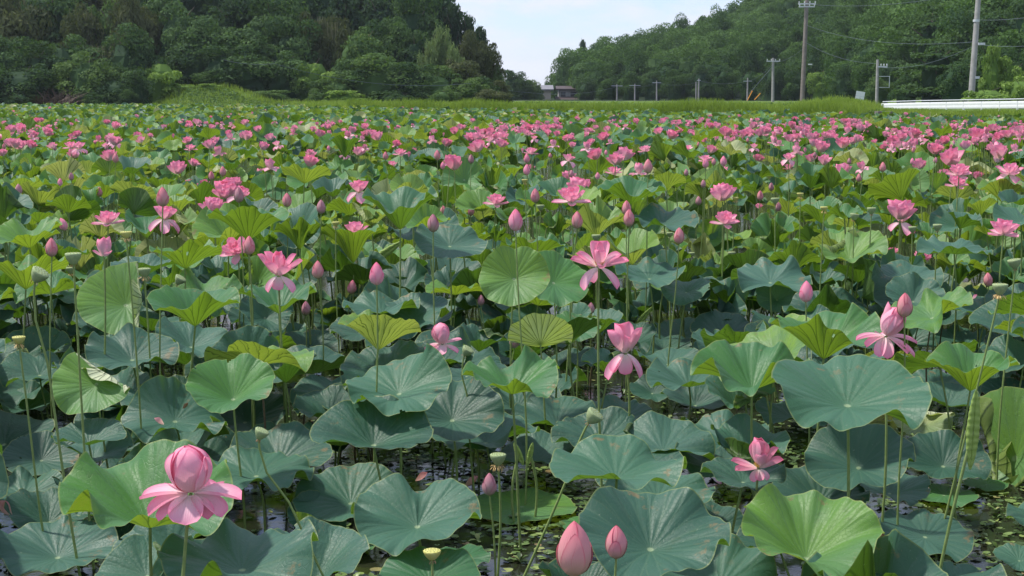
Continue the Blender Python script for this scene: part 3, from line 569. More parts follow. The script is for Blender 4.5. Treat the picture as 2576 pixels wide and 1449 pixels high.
HB = [  # px, py, height, kind, tilt, az, label, landmark
 (1445, 1378, 142, 's', 0, 0, 'largest salmon-pink lotus bud, brown-blotched, at the bottom just right of centre', 'the largest salmon bud'),
 (1550, 1362, 86, 's', 0, 0, 'smaller pointed lotus bud right beside the largest salmon bud', 'the pointed bud beside the largest bud'),
 (1231, 1217, 58, 'd', 0, 0, 'dusky bud close beside the upright fringed seed pod at lower centre', None),
 (948, 688, 58, 'p', 0, 0, 'bright pink plump lotus bud left of centre above a pale leaf', 'the bright plump bud'),
 (885, 722, 36, 's', 8, 90, 'small pink bud leaning out below the bright plump bud', None), (800, 678, 46, 's', 0, 0, 'salmon lotus bud on a straight stalk right of the pale star-shaped flower', None),
 (770, 775, 36, 'd', 0, 0, 'small dusky bud on a tall stalk in front of the cupped leaves', 'the small dusky bud on a tall stalk'), (1355, 665, 36, 'd', 0, 0, 'small purple bud on a tall stalk in front of the bright heart-shaped leaf', 'the purple bud at the centre'),
 (1090, 561, 46, 'd', 0, 0, 'dark reddish bud against a blue-green leaf above centre', 'the dark reddish bud'), (1297, 553, 56, 'p', 0, 0, 'bright rose bud with loosening outer petals above centre', 'the bright rose bud'),
 (1452, 553, 44, 's', 0, 0, 'tapering salmon bud on a stout stalk above the star-shaped flower', 'the tapering salmon bud'), (1346, 492, 36, 's', 0, 0, None, None), (1708, 593, 42, 's', 0, 0, 'salmon bud on a long thin stalk right of the star-shaped flower', 'the bud on a long thin stalk'),
 (1582, 548, 44, 's', 0, 0, None, None), (1576, 523, 38, 's', 0, 0, None, None), (2275, 767, 62, 's', 0, 0, 'tall pointed greenish-pink bud overlapping the ragged flower at right', 'the tall pointed bud at right'),
 (2027, 733, 54, 'p', 0, 0, 'round-bellied rose bud above the notched cupped leaf at right', 'the round-bellied rose bud'), (2485, 703, 36, 's', 6, -90, 'salmon bud near the right edge, left of a fringed seed pod', None),
 (410, 495, 50, 's', 0, 0, 'large salmon bud standing clear above the leaves at left', 'the large bud standing clear at left'), (722, 503, 36, 's', 0, 0, None, None), (601, 490, 40, 'd', 0, 0, None, None), (561, 431, 26, 's', 0, 0, None, None), (532, 442, 24, 's', 0, 0, None, None),
 (808, 520, 36, 'd', 0, 0, None, None), (130, 622, 48, 's', 0, 0, 'salmon bud near the left edge between two lime leaves', None), (160, 564, 32, 'p', 20, -90, None, None), (47, 477, 30, 'd', 0, 0, None, None), (291, 397, 26, 's', 0, 0, None, None),
 (1294, 855, 42, 'd', 0, 0, 'slim pink bud low among dark leaves behind the central green leaf', None), (1487, 775, 30, 'd', 0, 0, None, None), (1912, 492, 26, 's', 0, 0, None, None), (1757, 505, 24, 'd', 0, 0, None, None), (1630, 418, 36, 's', 0, 0, None, None),
 (627, 617, 48, 's', 0, 0, 'pale salmon bud overlapping the pink flower facing us', None), (2160, 447, 22, 's', 0, 0, None, None), (1243, 435, 22, 'd', 0, 0, None, None), (1325, 427, 28, 'p', 0, 0, None, None), (1325, 398, 24, 'p', 0, 0, None, None),
 (1100, 390, 26, 's', 0, 0, None, None), (1185, 400, 24, 'd', 0, 0, None, None), (970, 392, 22, 's', 0, 0, None, None), (1115, 530, 26, 's', 0, 0, None, None), (1185, 530, 26, 's', 0, 0, None, None), (1210, 755, 28, 'd', 0, 0, None, None), (2397, 525, 24, 'd', 0, 0, None, None), (250, 483, 26, 's', 0, 0, None, None),
 (1958, 520, 24, 'd', 0, 0, None, None), (1940, 470, 22, 'd', 0, 0, None, None), (2220, 420, 26, 's', 0, 0, None, None), (1775, 410, 26, 'p', 0, 0, None, None), (1820, 405, 26, 'p', 0, 0, None, None), (560, 433, 20, 'd', 0, 0, None, None),
]
for (x, y, h, k, ti, az, lb, lm_) in HB: put_bud(x, y, h, k, ti, az, label=lb, lm=lm_)
put_flower(260, 620, 52, 'opening', 0, 0, D=.1, label='opening pink lotus bud with two outer petals fallen open, left side', lm='the opening bud at left', zhi=1.25)
HP = [  # px, py, width, tilt, az, yellow, stamens, stalk foot, label, landmark
 (1253, 1155, 42, 0, 0, 0, 1, (1248, 1449), 'upright flat-topped seed pod with a ragged stamen collar at lower centre', 'the upright seed pod at lower centre'),
 (1497, 1045, 44, 38, 75, 0, 0, (1318, 1449), 'seed pod tilted right on a long slanting stalk, lower centre', 'the slanting seed pod'),
 (660, 1090, 36, 26, 85, 0, 0, (735, 1300), 'pale seed pod bent over a kinked stalk above the round-topped flower', 'the pale bent seed pod'),
 (1087, 1395, 46, 0, 0, 1, 0, (1085, 1520), 'short yellow seed pod rising behind a leaf at the bottom edge', 'the yellow pod at the bottom edge'),
 (1178, 882, 30, 35, 70, 0, 0, (1195, 1240), 'small seed pod nodding right on a long wavy stalk beside the domed flower', 'the nodding seed pod at centre'),
 (48, 855, 34, 0, 0, 1, 1, (70, 1105), 'yellow-topped seed pod fringed with stamens at the left edge', 'the yellow-topped pod at the left edge'),
 (103, 690, 44, 36, 80, 0, 0, (110, 900), 'blue-green seed pod tipped over to the right, near the left edge', 'the tipped-over pod at left'),
 (185, 650, 42, 0, 0, 0, 0, (192, 905), 'round upright seed pod between lime leaves, left side', None), (178, 680, 24, 0, 0, 0, 1, (180, 780), 'small faded seed pod just below the round upright one at left', None),
 (318, 590, 30, 0, 0, 1, 1, (325, 830), 'tall seed pod with a drooping collar of stamens, left side', 'the tall collared pod at left'), (364, 685, 32, 0, 0, 0, 1, (368, 945), 'seed pod with a shaggy white stamen fringe in front of the folded lime leaf', 'the shaggy-fringed pod'),
 (2515, 727, 40, 0, 0, 0, 1, (2450, 1060), 'fringed seed pod on a long slanting stalk near the right edge', 'the fringed pod near the right edge'), (2550, 663, 34, 10, -90, 0, 0, None, 'plain green seed pod nearest the right edge', None), (1500, 598, 24, 0, 0, 0, 0, None, None, None),
 (455, 703, 28, 35, 80, 0, 0, None, None, None), (845, 563, 20, 0, 0, 1, 1, None, None, None), (1360, 522, 20, 0, 0, 0, 0, None, None, None), (1950, 505, 22, 0, 0, 0, 0, None, None, None), (2073, 525, 20, 0, 0, 1, 1, None, None, None), (2192, 530, 24, 0, 0, 0, 0, None, None, None), (2150, 545, 24, 10, 90, 0, 0, None, None, None), (2358, 572, 24, 0, 0, 0, 0, None, None, None), (2295, 577, 22, 0, 0, 0, 0, None, None, None),
 (1320, 455, 16, 0, 0, 1, 1, None, None, None), (2013, 490, 18, 0, 0, 1, 1, None, None, None), (1850, 500, 16, 0, 0, 1, 1, None, None, None), (915, 470, 16, 0, 0, 0, 0, None, None, None), (1840, 640, 20, 0, 0, 0, 1, None, None, None), (970, 630, 18, 0, 0, 0, 0, None, None, None), (1685, 590, 18, 0, 0, 0, 0, None, None, None), (1740, 640, 16, 0, 0, 0, 0, None, None, None),
]
for (x, y, w, ti, az, ye, stm, bs, lb, lm_) in HP: put_pod(x, y, w, ti, az, ye, stm, bs, lb, lm_)
# ---- leaves: px, py, w, cup, tilt, az, tone, wave, extra
def LF(px, py, w, cup, tilt, az, tone, wave=.16, **k): put_leaf(px, py, w, cup, tilt, az, tone, wave, **k)
UP = PI / 2
LF(150, 1368, 300, .30, 14, 0, .22, .16, lm='the big leaf in the bottom left corner')
LF(380, 1222, 440, .42, 16, 8, .66, .17, lm='the broad light green leaf behind the round-topped flower', D=.52)
LF(600, 1402, 400, .24, 8, -10, .2, .24, D=.46, zlo=.2)
LF(645, 1185, 285, .12, 8, 10, .3, .2)
LF(60, 1228, 210, .2, 12, 30, .3, .16)
LF(705, 1128, 270, .3, 20, 0, .12, .12)
LF(618, 1045, 215, .3, 25, 10, .03, .14)
LF(440, 1025, 265, .22, 30, 30, .2, .2, saddle=-.22, ndir=.5)
LF(240, 962, 200, .30, 46, 0, .80, .10, D=.33, pale=.9, bends=((.95, .30, .14, 2.3),), lm='the leaf with a folded cream flap', label='light green tilted leaf with its upper right edge folded over into a cream flap')  # flap's cream underside colour carries painted sunlight
LF(585, 960, 225, .42, 36, 0, .66, .12, D=.36, lm='the smooth bowl-shaped green leaf', label='smooth bowl-shaped green leaf tilted to face us, left of the central gap')
LF(108, 1140, 185, .25, 34, 15, .05, .08)
LF(880, 1235, 285, .22, 24, 0, .30, .10)
LF(1048, 1285, 330, .34, 24, -5, .30, .14, notch=.34, ndir=UP + .1, label='blue-green heart-notched leaf at lower centre, its top edge split in a V', lm='the heart-notched leaf')
LF(800, 1300, 150, .2, 40, 40, .18, .12)
LF(1000, 950, 275, .28, 26, -25, .36, .15, lm='the leaf left of the central gap', saddle=.12, ndir=.7)
LF(1138, 1022, 262, .3, 33, 0, .0, .12)
LF(1285, 932, 245, .40, 12, 0, .58, .22, D=.38, lm='the wavy green leaf at centre')
LF(1400, 1030, 232, .34, 12, 0, .2, .16)
LF(1556, 1035, 180, .3, 16, 0, .2, .14)
LF(1553, 1158, 345, .24, 4, 10, .34, .14, lm='the wide pale leaf lower right of centre')
LF(1645, 1335, 385, .34, 26, 10, .1, .12, lm='the big dark leaf behind the largest bud', zlo=.2)
LF(1650, 1222, 300, .2, 10, 10, .30, .14)
LF(1790, 1310, 210, .3, 32, 40, .05, .1)
LF(1812, 1432, 350, .2, 10, 0, .3, .18, zlo=.25)
LF(2035, 1325, 360, .44, 26, 8, .80, .15, lm='the large lime-veined leaf at lower right', label='large lime-green veined bowl leaf at lower right, the nearest bright one')
LF(2330, 1345, 235, .12, 18, 20, .14, .1, zlo=.08, zhi=.3)
LF(2565, 1400, 130, .2, 14, 0, .3, .12)
LF(2060, 1236, 250, .3, 22, 10, .04, .12)
LF(2238, 1218, 195, .3, 10, 0, .2, .2)
LF(2130, 982, 385, .28, 20, 0, .36, .15, D=.54, label='broadest blue-green wavy leaf, hanging its lip towards us at right', lm='the broadest blue-green leaf')
LF(2158, 1140, 280, .3, 32, -20, .06, .12)
LF(2372, 1142, 225, .32, 30, 0, .0, .12)
LF(1888, 922, 300, .40, 12, 0, .58, .20, lm='the light green wavy leaf right of centre')
LF(1732, 938, 220, .34, 8, 0, .28, .15)
LF(1822, 1092, 222, .32, 10, 0, .26, .18)
LF(1995, 1036, 195, .2, 8, 10, .30, .14)
LF(2068, 832, 275, .52, 5, 0, .62, .15, notch=.26, ndir=UP + .2, lm='the notched deep-cupped leaf', label='deep-cupped green leaf split by a notch, left of the tall ragged flower')
LF(2440, 922, 225, .55, 6, 0, .66, .13, D=.37, lm='the steep cup leaf at far right')
LF(2362, 968, 200, .2, 12, 10, .18, .14)
LF(2545, 985, 150, .3, 24, -20, .04, .12)
LF(1294, 694, 180, .34, 58, 0, .84, .10, notch=.16, ndir=UP, saddle=.10, D=.36, label='bright heart-shaped leaf facing us with pale rim at the centre', lm='the bright heart-shaped leaf', zhi=1.2)
LF(1402, 700, 160, .3, 42, 30, .66, .12, D=.33, zhi=1.1)
LF(1360, 830, 165, .42, 50, 180, .86, .08, D=.32, pale=.55, bends=((UP, .2, .2, 1.2),), label='pale yellowish leaf with crinkled veined underside turned to us, below centre')
LF(1450, 820, 125, .25, 28, 20, .6, .15, D=.27)
LF(960, 762, 195, .28, 4, 0, .30, .16)
LF(1030, 792, 195, .2, 36, -30, .16, .09)
LF(1135, 606, 185, .2, 28, 20, .16, .14)
LF(1138, 680, 155, .36, 26, 0, .08, .08)
LF(1145, 722, 150, .3, -6, 0, .8, .2, zlo=.5)
LF(490, 768, 232, .50, 5, 0, .56, .13, D=.42, label='deep-cupped green leaf with wavy lip and lime underside, left of centre', lm='the deep-cupped green leaf')
LF(700, 745, 196, .46, 8, 0, .5, .17, D=.40, label='cupped green leaf with a raised right lip directly below the pale star-shaped flower')
LF(287, 748, 165, .34, 46, 10, .82, .08, D=.35, pale=.35, bends=((.2, .3, .2, 2.2),), label='lime leaf folded in half lengthwise behind the shaggy-fringed pod', lm='the folded lime leaf')
LF(335, 868, 235, .3, 22, 20, .1, .16)
LF(92, 868, 195, .3, 10, 10, .26, .2)
LF(62, 1000, 190, .28, 10, 0, .22, .15)
LF(72, 583, 175, .44, 14, -30, .78, .16, D=.44, zhi=1.12, lm='the lime leaf on the left edge')
LF(66, 682, 200, .42, 12, 180, .76, .12, D=.44)
LF(1008, 520, 190, .58, 8, 0, .40, .13, D=.46, label='big dark green funnel leaf standing high above its neighbours, left of centre', lm='the big dark funnel leaf')
LF(628, 560, 215, .42, 6, 180, .6, .16, D=.48, lm='the underside-showing leaf above the flower facing us')
LF(465, 640, 178, .36, 12, 190, .62, .1, D=.42)
LF(880, 612, 150, .48, 6, 180, .64, .1, D=.42, label='upturned green umbrella leaf under the flat pink flower, veins dark below')
LF(338, 484, 130, .36, 22, 150, .9, .16, bends=((UP, .2, .2, 1.6),), label='lime leaf folded like a taco at upper left', lm='the taco-folded lime leaf')
LF(100, 488, 120, .4, 20, 160, .88, .14)
LF(770, 437, 130, .36, 16, 170, .84, .14)
LF(335, 415, 98, .5, 22, 0, .2, .1)
LF(868, 368, 82, .5, 6, 180, .35, .1)
LF(742, 525, 112, .35, 44, -50, .84, .1, lm='the lime leaf right of the crowded clump')
LF(1210, 502, 130, .4, 24, -20, .8, .12)
LF(1588, 475, 175, .44, 10, 0, .5, .14, D=.46, lm='the tall green leaf under the rose flowers')
LF(1668, 545, 180, .24, 14, 0, .12, .16)
LF(1525, 547, 72, .55, 40, 170, .84, .08, D=.3, pale=.5, bends=((0, .1, .2, 1.6), (UP, .3, .2, 1.2)), label='folded cream-green leaf above the star-shaped flower')
LF(1390, 590, 100, .34, 40, 20, .78, .1, bends=((UP, .4, .2, 1.6),))
LF(1340, 620, 165, .4, 6, 180, .56, .16)
LF(2132, 614, 185, .42, 24, -20, .84, .13, D=.48, bends=((2.2, .5, .2, 1.8),), label='bright lime leaf with a pale rolled upper edge at right', lm='the bright rolled-edge leaf')
LF(2280, 692, 175, .24, 18, 10, .24, .15)
LF(1635, 684, 185, .26, 12, 10, .26, .16)
LF(1575, 752, 105, .3, 28, 30, .7, .12)
LF(1825, 822, 180, .26, 24, 10, .08, .12)
LF(1812, 604, 120, .4, 32, 0, .56, .1)
LF(1985, 520, 112, .36, 18, 170, .86, .13)
LF(1748, 472, 76, .4, 38, -40, .84, .1)
LF(2400, 615, 185, .2, 6, 20, .26, .2)
LF(2556, 615, 90, .4, 14, 180, .95, .14, label='yellow-lime leaf cut by the right edge of the picture')
LF(2320, 1062, 150, .30, 38, -30, .97, .16, pale=.9, bends=((1.0, .45, .2, 1.8),), label='yellowing leaf with a crumpled cream border under the broadest leaf', lm='the yellowing crumpled leaf')
LF(2552, 1120, 150, .4, 68, -60, .84, .12, bends=((2.6, .3, .14, 2.6), (-2.0, .5, .12, 2.4)), label='upright lime leaf with rolled ribbed edges at the right border', D=.4)
LF(1310, 1272, 285, .03, 2, 0, .80, .05, zlo=.015, zhi=.02, D=.46, label='light green leaf lying flat on the water at lower centre', lm='the flat floating leaf at centre')
LF(1462, 1318, 110, .03, 2, 0, .66, .05, zlo=.015, zhi=.02, D=.2)
LF(2372, 1245, 170, .04, 2, 0, .7, .06, zlo=.015, zhi=.02, D=.3, label='light green leaf floating flat near the lower right corner')
LF(2480, 1217, 110, .04, 2, 0, .66, .06, zlo=.015, zhi=.02, D=.2)
LF(860, 1375, 190, .08, 4, 0, .62, .12, zlo=.03, zhi=.08)
LF(1160, 1400, 150, .1, 6, 0, .5, .12, zlo=.05, zhi=.12)
LF(1080, 1440, 260, .2, 14, 0, .45, .08, zlo=.2)
LF(775, 1335, 75, .3, 60, 90, .84, .1, bends=((UP, .0, .25, 1.5),), label='small curled yellow-green leaf right of the pale bent pod foot', D=.14)
LF(1020, 540, 0.1 + 120, .3, 18, 180, .5, .1)
LF(2330, 560, 120, .3, 30, 170, .84, .14)
LF(1640, 975, 120, .3, 30, 0, .04, .1)
LF(2235, 905, 150, .3, 22, 170, .9, .12)
LF(1200, 830, 130, .3, 24, 0, .06, .1)
LF(820, 790, 105, .44, 8, 180, .66, .1)
LF(1260, 830, 90, .5, 40, 180, .5, .1)
LF(650, 870, 190, .3, 26, 180, .4, .1)
LF(780, 870, 160, .25, 30, 0, .04, .1)
LF(1700, 830, 160, .3, 20, -20, .14, .12)
LF(1940, 690, 200, .2, 18, 0, .24, .2)
LF(2480, 780, 190, .24, 8, 0, .3, .16)
LF(2430, 850, 170, .24, 14, 20, .28, .16)
# young leaves still rolled into spindles
def put_spindle(px, py, h, w, tilt, az, label, lm=None, base=None, dark=False):
    A = Acc(); n = 40
    for sx in (-1, 1):
        V = []; th = np.linspace(0, 2 * PI, 15)[:-1]
        for k in range(n):
            u = k / (n - 1); r = .5 * (w / h) * (math.sin(PI * min(max(u, .015), .985)) ** .55) * .5
            r = r * (1 + .05 * math.sin(k * 1.9)); V.append(np.stack([sx * r * .92 + r * np.cos(th), .7 * r * np.sin(th), np.full(14, u - .5)], 1))
        V = np.concatenate(V); i = np.arange(14); j = (i + 1) % 14
        Q = np.concatenate([np.stack([k * 14 + i, k * 14 + j, (k + 1) * 14 + j, (k + 1) * 14 + i], 1) for k in range(n - 1)])
        A.add(V, Q)
    V = np.concatenate(A.V) @ rotm(tilt, az, 0).T; wu = V[:, 0].max() - V[:, 0].min(); hu = V[:, 2].max() - V[:, 2].min()
    s, p, t = fit(V, px, py, h * wu / hu, .26 * wu / hu, .3, 1.15)
    q = at(base[0], base[1], t) if base else p; lean = ((q[0] - p[0]) * (p[2] + .1) / max(p[2] - q[2], .05), 0) if base else (0, 0)
    pts, b = stem_pts(p, lean); e0 = np.array([b[0], b[1], 0]); e = empty('rolled_leaf', tuple(e0))
    o = link('scroll', mesh('scroll', V * s, np.concatenate(A.Q), None, M_SPIN), e); o.location = p - e0
    SV, SQ = tube([x - e0 for x in pts], .0055); link('stem', mesh('stem', SV, SQ, None, M_STEM), e)
    reg(e, 'rolled leaf', 'lotus leaf', px, py, h, 'lime rolled-up young', 'young leaves still rolled up', label, lm, t)
M_ = NT('rolled_leaf'); oc_ = M_.oc(); sp_ = M_.n('ShaderNodeSeparateXYZ'); M_.set(sp_.inputs[0], oc_)
wv_ = M_.math('SINE', M_.math('MULTIPLY_ADD', M_.noise(oc_, 18, 3), 9, M_.math('MULTIPLY', sp_.outputs[2], 260)))
M_SPIN = M_.bsdf(M_.mix(M_.sstep(wv_, -1, 1, .25, .75), (.24, .36, .07), (.33, .45, .12)), .6, .3, M_.bump(wv_, .25, .003), .15)
put_spindle(2448, 1082, 204, 34, 2, 90, 'tall upright spindle of a young rolled leaf near the right edge', 'the tall rolled leaf', base=(2408, 1340))
put_spindle(1305, 1142, 60, 16, 22, -90, 'left arm of the small V-shaped rolled leaf behind the upright seed pod')
put_spindle(1334, 1142, 60, 14, 12, 90, 'right arm of the small V-shaped rolled leaf behind the upright seed pod')
put_spindle(1610, 808, 75, 12, 40, 90, 'slanting rolled leaf above the shaggy drooping flower')
put_spindle(165, 602, 50, 12, 0, 0, 'short rolled leaf between the left edge leaf and the opening bud')
put_spindle(950, 650, 90, 14, 55, 90, 'long slanting rolled leaf right of the upturned umbrella leaf')
# fallen petals and dead bits lying on leaves and water
def litter(px, py, w, z, kind, label, mat):
    rg = random.Random(px * 7 + py); d = ray(px, py); t = (HC - z) / -d[2]; p = at(px, py, t); L = w * t / F * .8
    V, Q, U = petal_geo(L, L * .45, rg.uniform(-5, 10), rg.uniform(60, 110), 1.2, rg.choice([0, 3.14]) + rg.uniform(-.5, .5), 0, 0, 9, 6)
    o = link('fallen_petal' if kind == 'p' else 'dead_leaf_scrap', mesh('fallen_petal', V, Q, None, mat, U)); o.location = p
    reg(o, 'fallen petal' if kind == 'p' else 'dead scrap', 'petal' if kind == 'p' else 'dead leaf', px, py, w, 'faded pink' if kind == 'p' else 'brown', 'fallen petals and scraps', label, None, t)
litter(412, 1068, 40, .50, 'p', 'crinkled cream-pink fallen petal lying on the drooping blue leaf', M_FADE)
litter(345, 1080, 30, .30, 'p', 'upper of two pink fallen petals caught below the folded cream flap', M_PETAL)
litter(366, 1092, 30, .30, 'p', 'lower of two pink fallen petals caught below the folded cream flap', M_PETAL)
litter(30, 1300, 80, .16, 'p', 'long whitish fallen petal at the left edge', M_FADE)
litter(1170, 1222, 62, .03, 'p', 'mauve and cream fallen petal on the water at the foot of the wavy stalk', M_FADE)
litter(1045, 1210, 50, .05, 'p', 'pale fallen petal above the heart-notched leaf', M_FADE)
litter(460, 1028, 30, .52, 'd', 'tiny tan scrap on the drooping blue leaf', M_DRY)
litter(2338, 1232, 34, .04, 'p', 'small cream fallen petal on the floating leaf at lower right', M_FADE)
litter(2255, 1375, 80, .03, 'd', 'brown strip of dead leaf beside the low leaf at lower right', M_DRY)
litter(2445, 752, 24, .62, 'p', 'single bright pink petal fallen on a leaf near the right edge', M_PETAL)

#@FILL
# ------------------------------------------------------------------ filler plants
NP = np.random.RandomState(11)
rv = random.Random(5)
def variants(n, nr, ns, cm=1.):
    out = []
    for i in range(n):
        cup = cm * rv.choice([.28, .36, .45, .55, .66, .8]); nt = rv.random() < .3
        out.append(leaf_geo(rv, nr, ns, cup, rv.uniform(.12, .26), rv.choice([rv.uniform(-.1, .1), rv.uniform(.15, .32)]), rv.uniform(.1, .3) if nt else 0, rv.uniform(0, 6.28), ((rv.uniform(0, 6.28), rv.uniform(.3, .6), .2, rv.uniform(1., 2.4)),) if rv.random() < .25 and nr > 4 else ()))
    return out
V_HI = variants(18, 13, 90); V_HI = [chew(rv, rv.randint(1, 6), *v) if i % 2 else v for i, v in enumerate(V_HI)]; V_MD = variants(14, 5, 40, 1.25); V_LO = variants(12, 3, 20, 1.3); V_XL = variants(10, 2, 11, 1.3)
ME_HI = [mesh('blade', V, Q, T, M_LEAF, uv) for V, Q, T, uv in V_HI]
ST = []
for k in range(5):
    P = [np.array([.04 * math.sin(2.6 * u + k), .03 * math.cos(3 * u + k * 2) - .03 * math.cos(k * 2), u - 1]) for u in np.linspace(0, 1, 9)]
    P = [q - np.array([P[-1][0], P[-1][1], 0]) for q in P]; V, Q = tube(P, np.linspace(.0062, .0042, 9), 6); ST.append((V, Q, P[0]))
ME_ST = [[mesh('stem', V, Q, None, m) for V, Q, _ in ST] for m in (M_STEM, M_STEMB)]
OPEN = [(1130, 1560, 1175, 1500), (2270, 2600, 1200, 1500), (960, 1230, 1130, 1220), (1930, 2030, 1110, 1200)]
cand = []
def edge_t(px): return np.interp(px, EDGE_PX, EDGE_T)
# tall canopy from mid distance outwards, lower storey everywhere
def scatter(y0, y1, dens, zmu, zsd, zmin, zmax, rmu):
    n = int(dens * (.36 * 1.12 * (y1 ** 2 - y0 ** 2) + 4.4 * (y1 - y0)))
    Y = np.where(NP.rand(n) < .36 * 1.12 * (y1 + y0) / (.36 * 1.12 * (y1 + y0) + 4.4), np.sqrt(NP.uniform(y0 ** 2, y1 ** 2, n)), NP.uniform(y0, y1, n)); X = NP.uniform(-1, 1, n) * (.40 * Y + 2.2)
    px = px_of(X, Y); m = Y < edge_t(px) - .3; X, Y = X[m], Y[m]
    Z = np.clip(NP.normal(zmu, zsd, len(X)), zmin, zmax); R = np.clip(NP.normal(rmu, .035, len(X)), .11, .28)
    for x, y, z, r in zip(X, Y, Z, R): cand.append((y, x, z, r))
scatter(4.4, 7, 15, .22, .09, .07, .40, .215)
scatter(7, 13, 10, .28, .11, .08, .50, .21)
scatter(6.4, 11, 3.4, .52, .10, .36, .72, .21)
scatter(9.5, 22, 3.8, .80, .10, .5, 1.05, .21)
scatter(9.0, 22, 3.6, .48, .12, .2, .7, .20)
scatter(22, 40, 3.4, .86, .10, .6, 1.12, .21)
scatter(20, 40, 2.0, .55, .08, .4, .7, .22)
scatter(40, 52, 3.0, .80, .08, .6, .95, .21)
scatter(52, 124, 2.0, .72, .08, .6, .88, .23)
cand.sort(); acc = {'md': Acc(), 'lo': Acc()}; accs = Acc(); nind = 0
LEAF_MAX = 300 - sum(1 for r in REG if r['kind'] == 'lotus leaf')
for (y, x, z, r) in cand:
    px, py, t = proj((x, y, z)); w = 2 * r * F / t
    hh = w * .18 + 6
    if any(a - 20 < px < b + 20 and c < py < d for a, b, c, d in OPEN) and y < 7.6: continue
    if any(abs(px - fx) < w * .5 + fw * .8 and abs(py - fy) < hh + fh * .9 and t < ft + .15 for fx, fy, fw, fh, ft in FLOWER_BOX): continue
    if y < 12 and any(abs(px - lx) < lw * .75 + w * .2 and abs(py - ly) < lh * .75 + w * .08 and t < lt + .10 for lx, ly, lw, lh, lt in LEAF_BOX): continue
    if y < 6.4 and any(abs(px - lx) < lw * .85 and abs(py - ly) < lh * .95 and t < lt + .4 for lx, ly, lw, lh, lt in LEAF_BOX): continue
    if y < 8 and any((x - hx) ** 2 + (y - hy) ** 2 < ((hr + r) * .8) ** 2 and abs(z - hz) < .15 for hx, hy, hz, hr in LEAF_3D): continue
    rg = rv; far = y > 9
    if z < .5 and y < 11: tone = rg.choice([0, .03, .08, .15, .2, .28])
    else: tone = rg.choice([.1, .2, .26, .32, .42, .5, .56, .6, .66, .72, .78, .84, .9, .62, .7, .9]) if not far or rg.random() < .93 else 1.
    tilt = rg.uniform(2, 22) if rg.random() < .75 else rg.uniform(22, 55); az = rg.choice([0, 0, 20, -25, 60, -70, 180, 150, -150, rg.uniform(0, 360)])
    if z < .4 and y < 10: az = rg.uniform(-50, 50); tilt = rg.uniform(2, 22)
    tilt = min(tilt, 60); R = rotm(tilt, az, rg.uniform(0, 6.28))
    if nind < LEAF_MAX and w > 40 and -w * .4 < px < 2576 + w * .4 and py < 1449 + w * .25:
        nind += 1; e = empty('lotus_leaf', (x, y, 0)); o = link('blade', ME_HI[rg.randrange(len(ME_HI))], e); o.location = (0, 0, z); o['tone'] = float(tone)
        o.matrix_local = Matrix.Translation((0, 0, z)) @ Matrix(R.tolist()).to_4x4() @ Matrix.Scale(r, 4)
        k = rg.randrange(5); st = link('stem', ME_ST[1 if rg.random() < .2 else 0][k], e); st.location = (0, 0, z); st.scale = (1, 1, z + .1)
        ad = TONEW(tone) + (' tilted' if tilt > 28 and abs(az) < 90 else ' tipped-back' if abs(az) > 120 and tilt > 14 else ' low-lying' if z < .2 else ' level')
        reg(e, 'lotus leaf', 'lotus leaf', px, py, w, ad, 'lotus leaves standing in the pond', None, None, t)
    else:
        vs, nm = (V_MD, 'md') if t < 20 else (V_LO, 'lo') if t < 48 else (V_XL, 'lo')
        V, Q, T, uv = vs[rg.randrange(len(vs))]; A = acc[nm]
        V2 = (V * r) @ R.T + [x, y, z]; A.UL = getattr(A, 'UL', []); A.add(V2, Q, T, None, tone); A.UL.append((len(Q), uv))
        if t < 26:
            sv, sq, _ = ST[rg.randrange(5)]; accs.add(sv * [1.2, 1.2, z + .1] + [x, y, z], sq)
def acc_mesh(A, name, mat):
    uq = np.concatenate([u[:4 * n] for n, u in A.UL]); ut = np.concatenate([u[4 * n:] for n, u in A.UL])
    return mesh(name, np.concatenate(A.V), np.concatenate(A.Q), np.concatenate(A.T), mat, np.concatenate([uq, ut]), np.concatenate(A.W))
o = link('distant_lotus_leaves', acc_mesh(acc['lo'], 'distant_lotus_leaves', M_LEAFS)); o['kind'] = 'stuff'; settag(o, 'dense green carpet of distant lotus leaves reaching the far bank', 'lotus leaves')
o = link('lotus_leaves', acc_mesh(acc['md'], 'lotus_leaves', M_LEAFS)); o['kind'] = 'stuff'; settag(o, 'crowded lotus leaves of the middle distance between the flowers', 'lotus leaves')
o = link('lotus_stalks', accs.mesh('lotus_stalks', M_STEM)); o['kind'] = 'stuff'; settag(o, 'thin green stalks under the crowded middle distance leaves', 'stalks')
# ---- far flowers
rf = random.Random(21)
FV = []
for i in range(12):
    ty = rf.choice(['open', 'cup', 'open', 'star', 'droop', 'cup', 'bulb']); P = flower_petals(rf, [(max(3, n - 1), e, k, L, W * 1.15, c) for n, e, k, L, W, c in TYPES[ty]], 5, 2)
    A = Acc()
    for V, Q, U in P: A.add(V, Q, None, U)
    V = np.concatenate(A.V); s = 1 / (V[:, 0].max() - V[:, 0].min()); A.V = [v * s for v in A.V]; FV.append((ty, np.concatenate(A.V), np.concatenate(A.Q), np.concatenate(A.U)))
FM = [[mesh('petals', V, Q, None, m, U) for _, V, Q, U in FV] for m in (M_PETAL, M_PETALD)]
clus = [(rf.uniform(-160, 2740), rf.gauss(322, 26)) for _ in range(70)]
fl = []
def dens(px, py):
    d = np.interp(py, [266, 284, 296, 312, 340, 370, 400, 440], [.12, .3, 1., 1.2, 1., .55, .25, .0])
    if px < 900: d *= np.interp(py, [285, 330, 360], [.75, .7, .45])
    if px > 2100: d *= 1.15
    return d
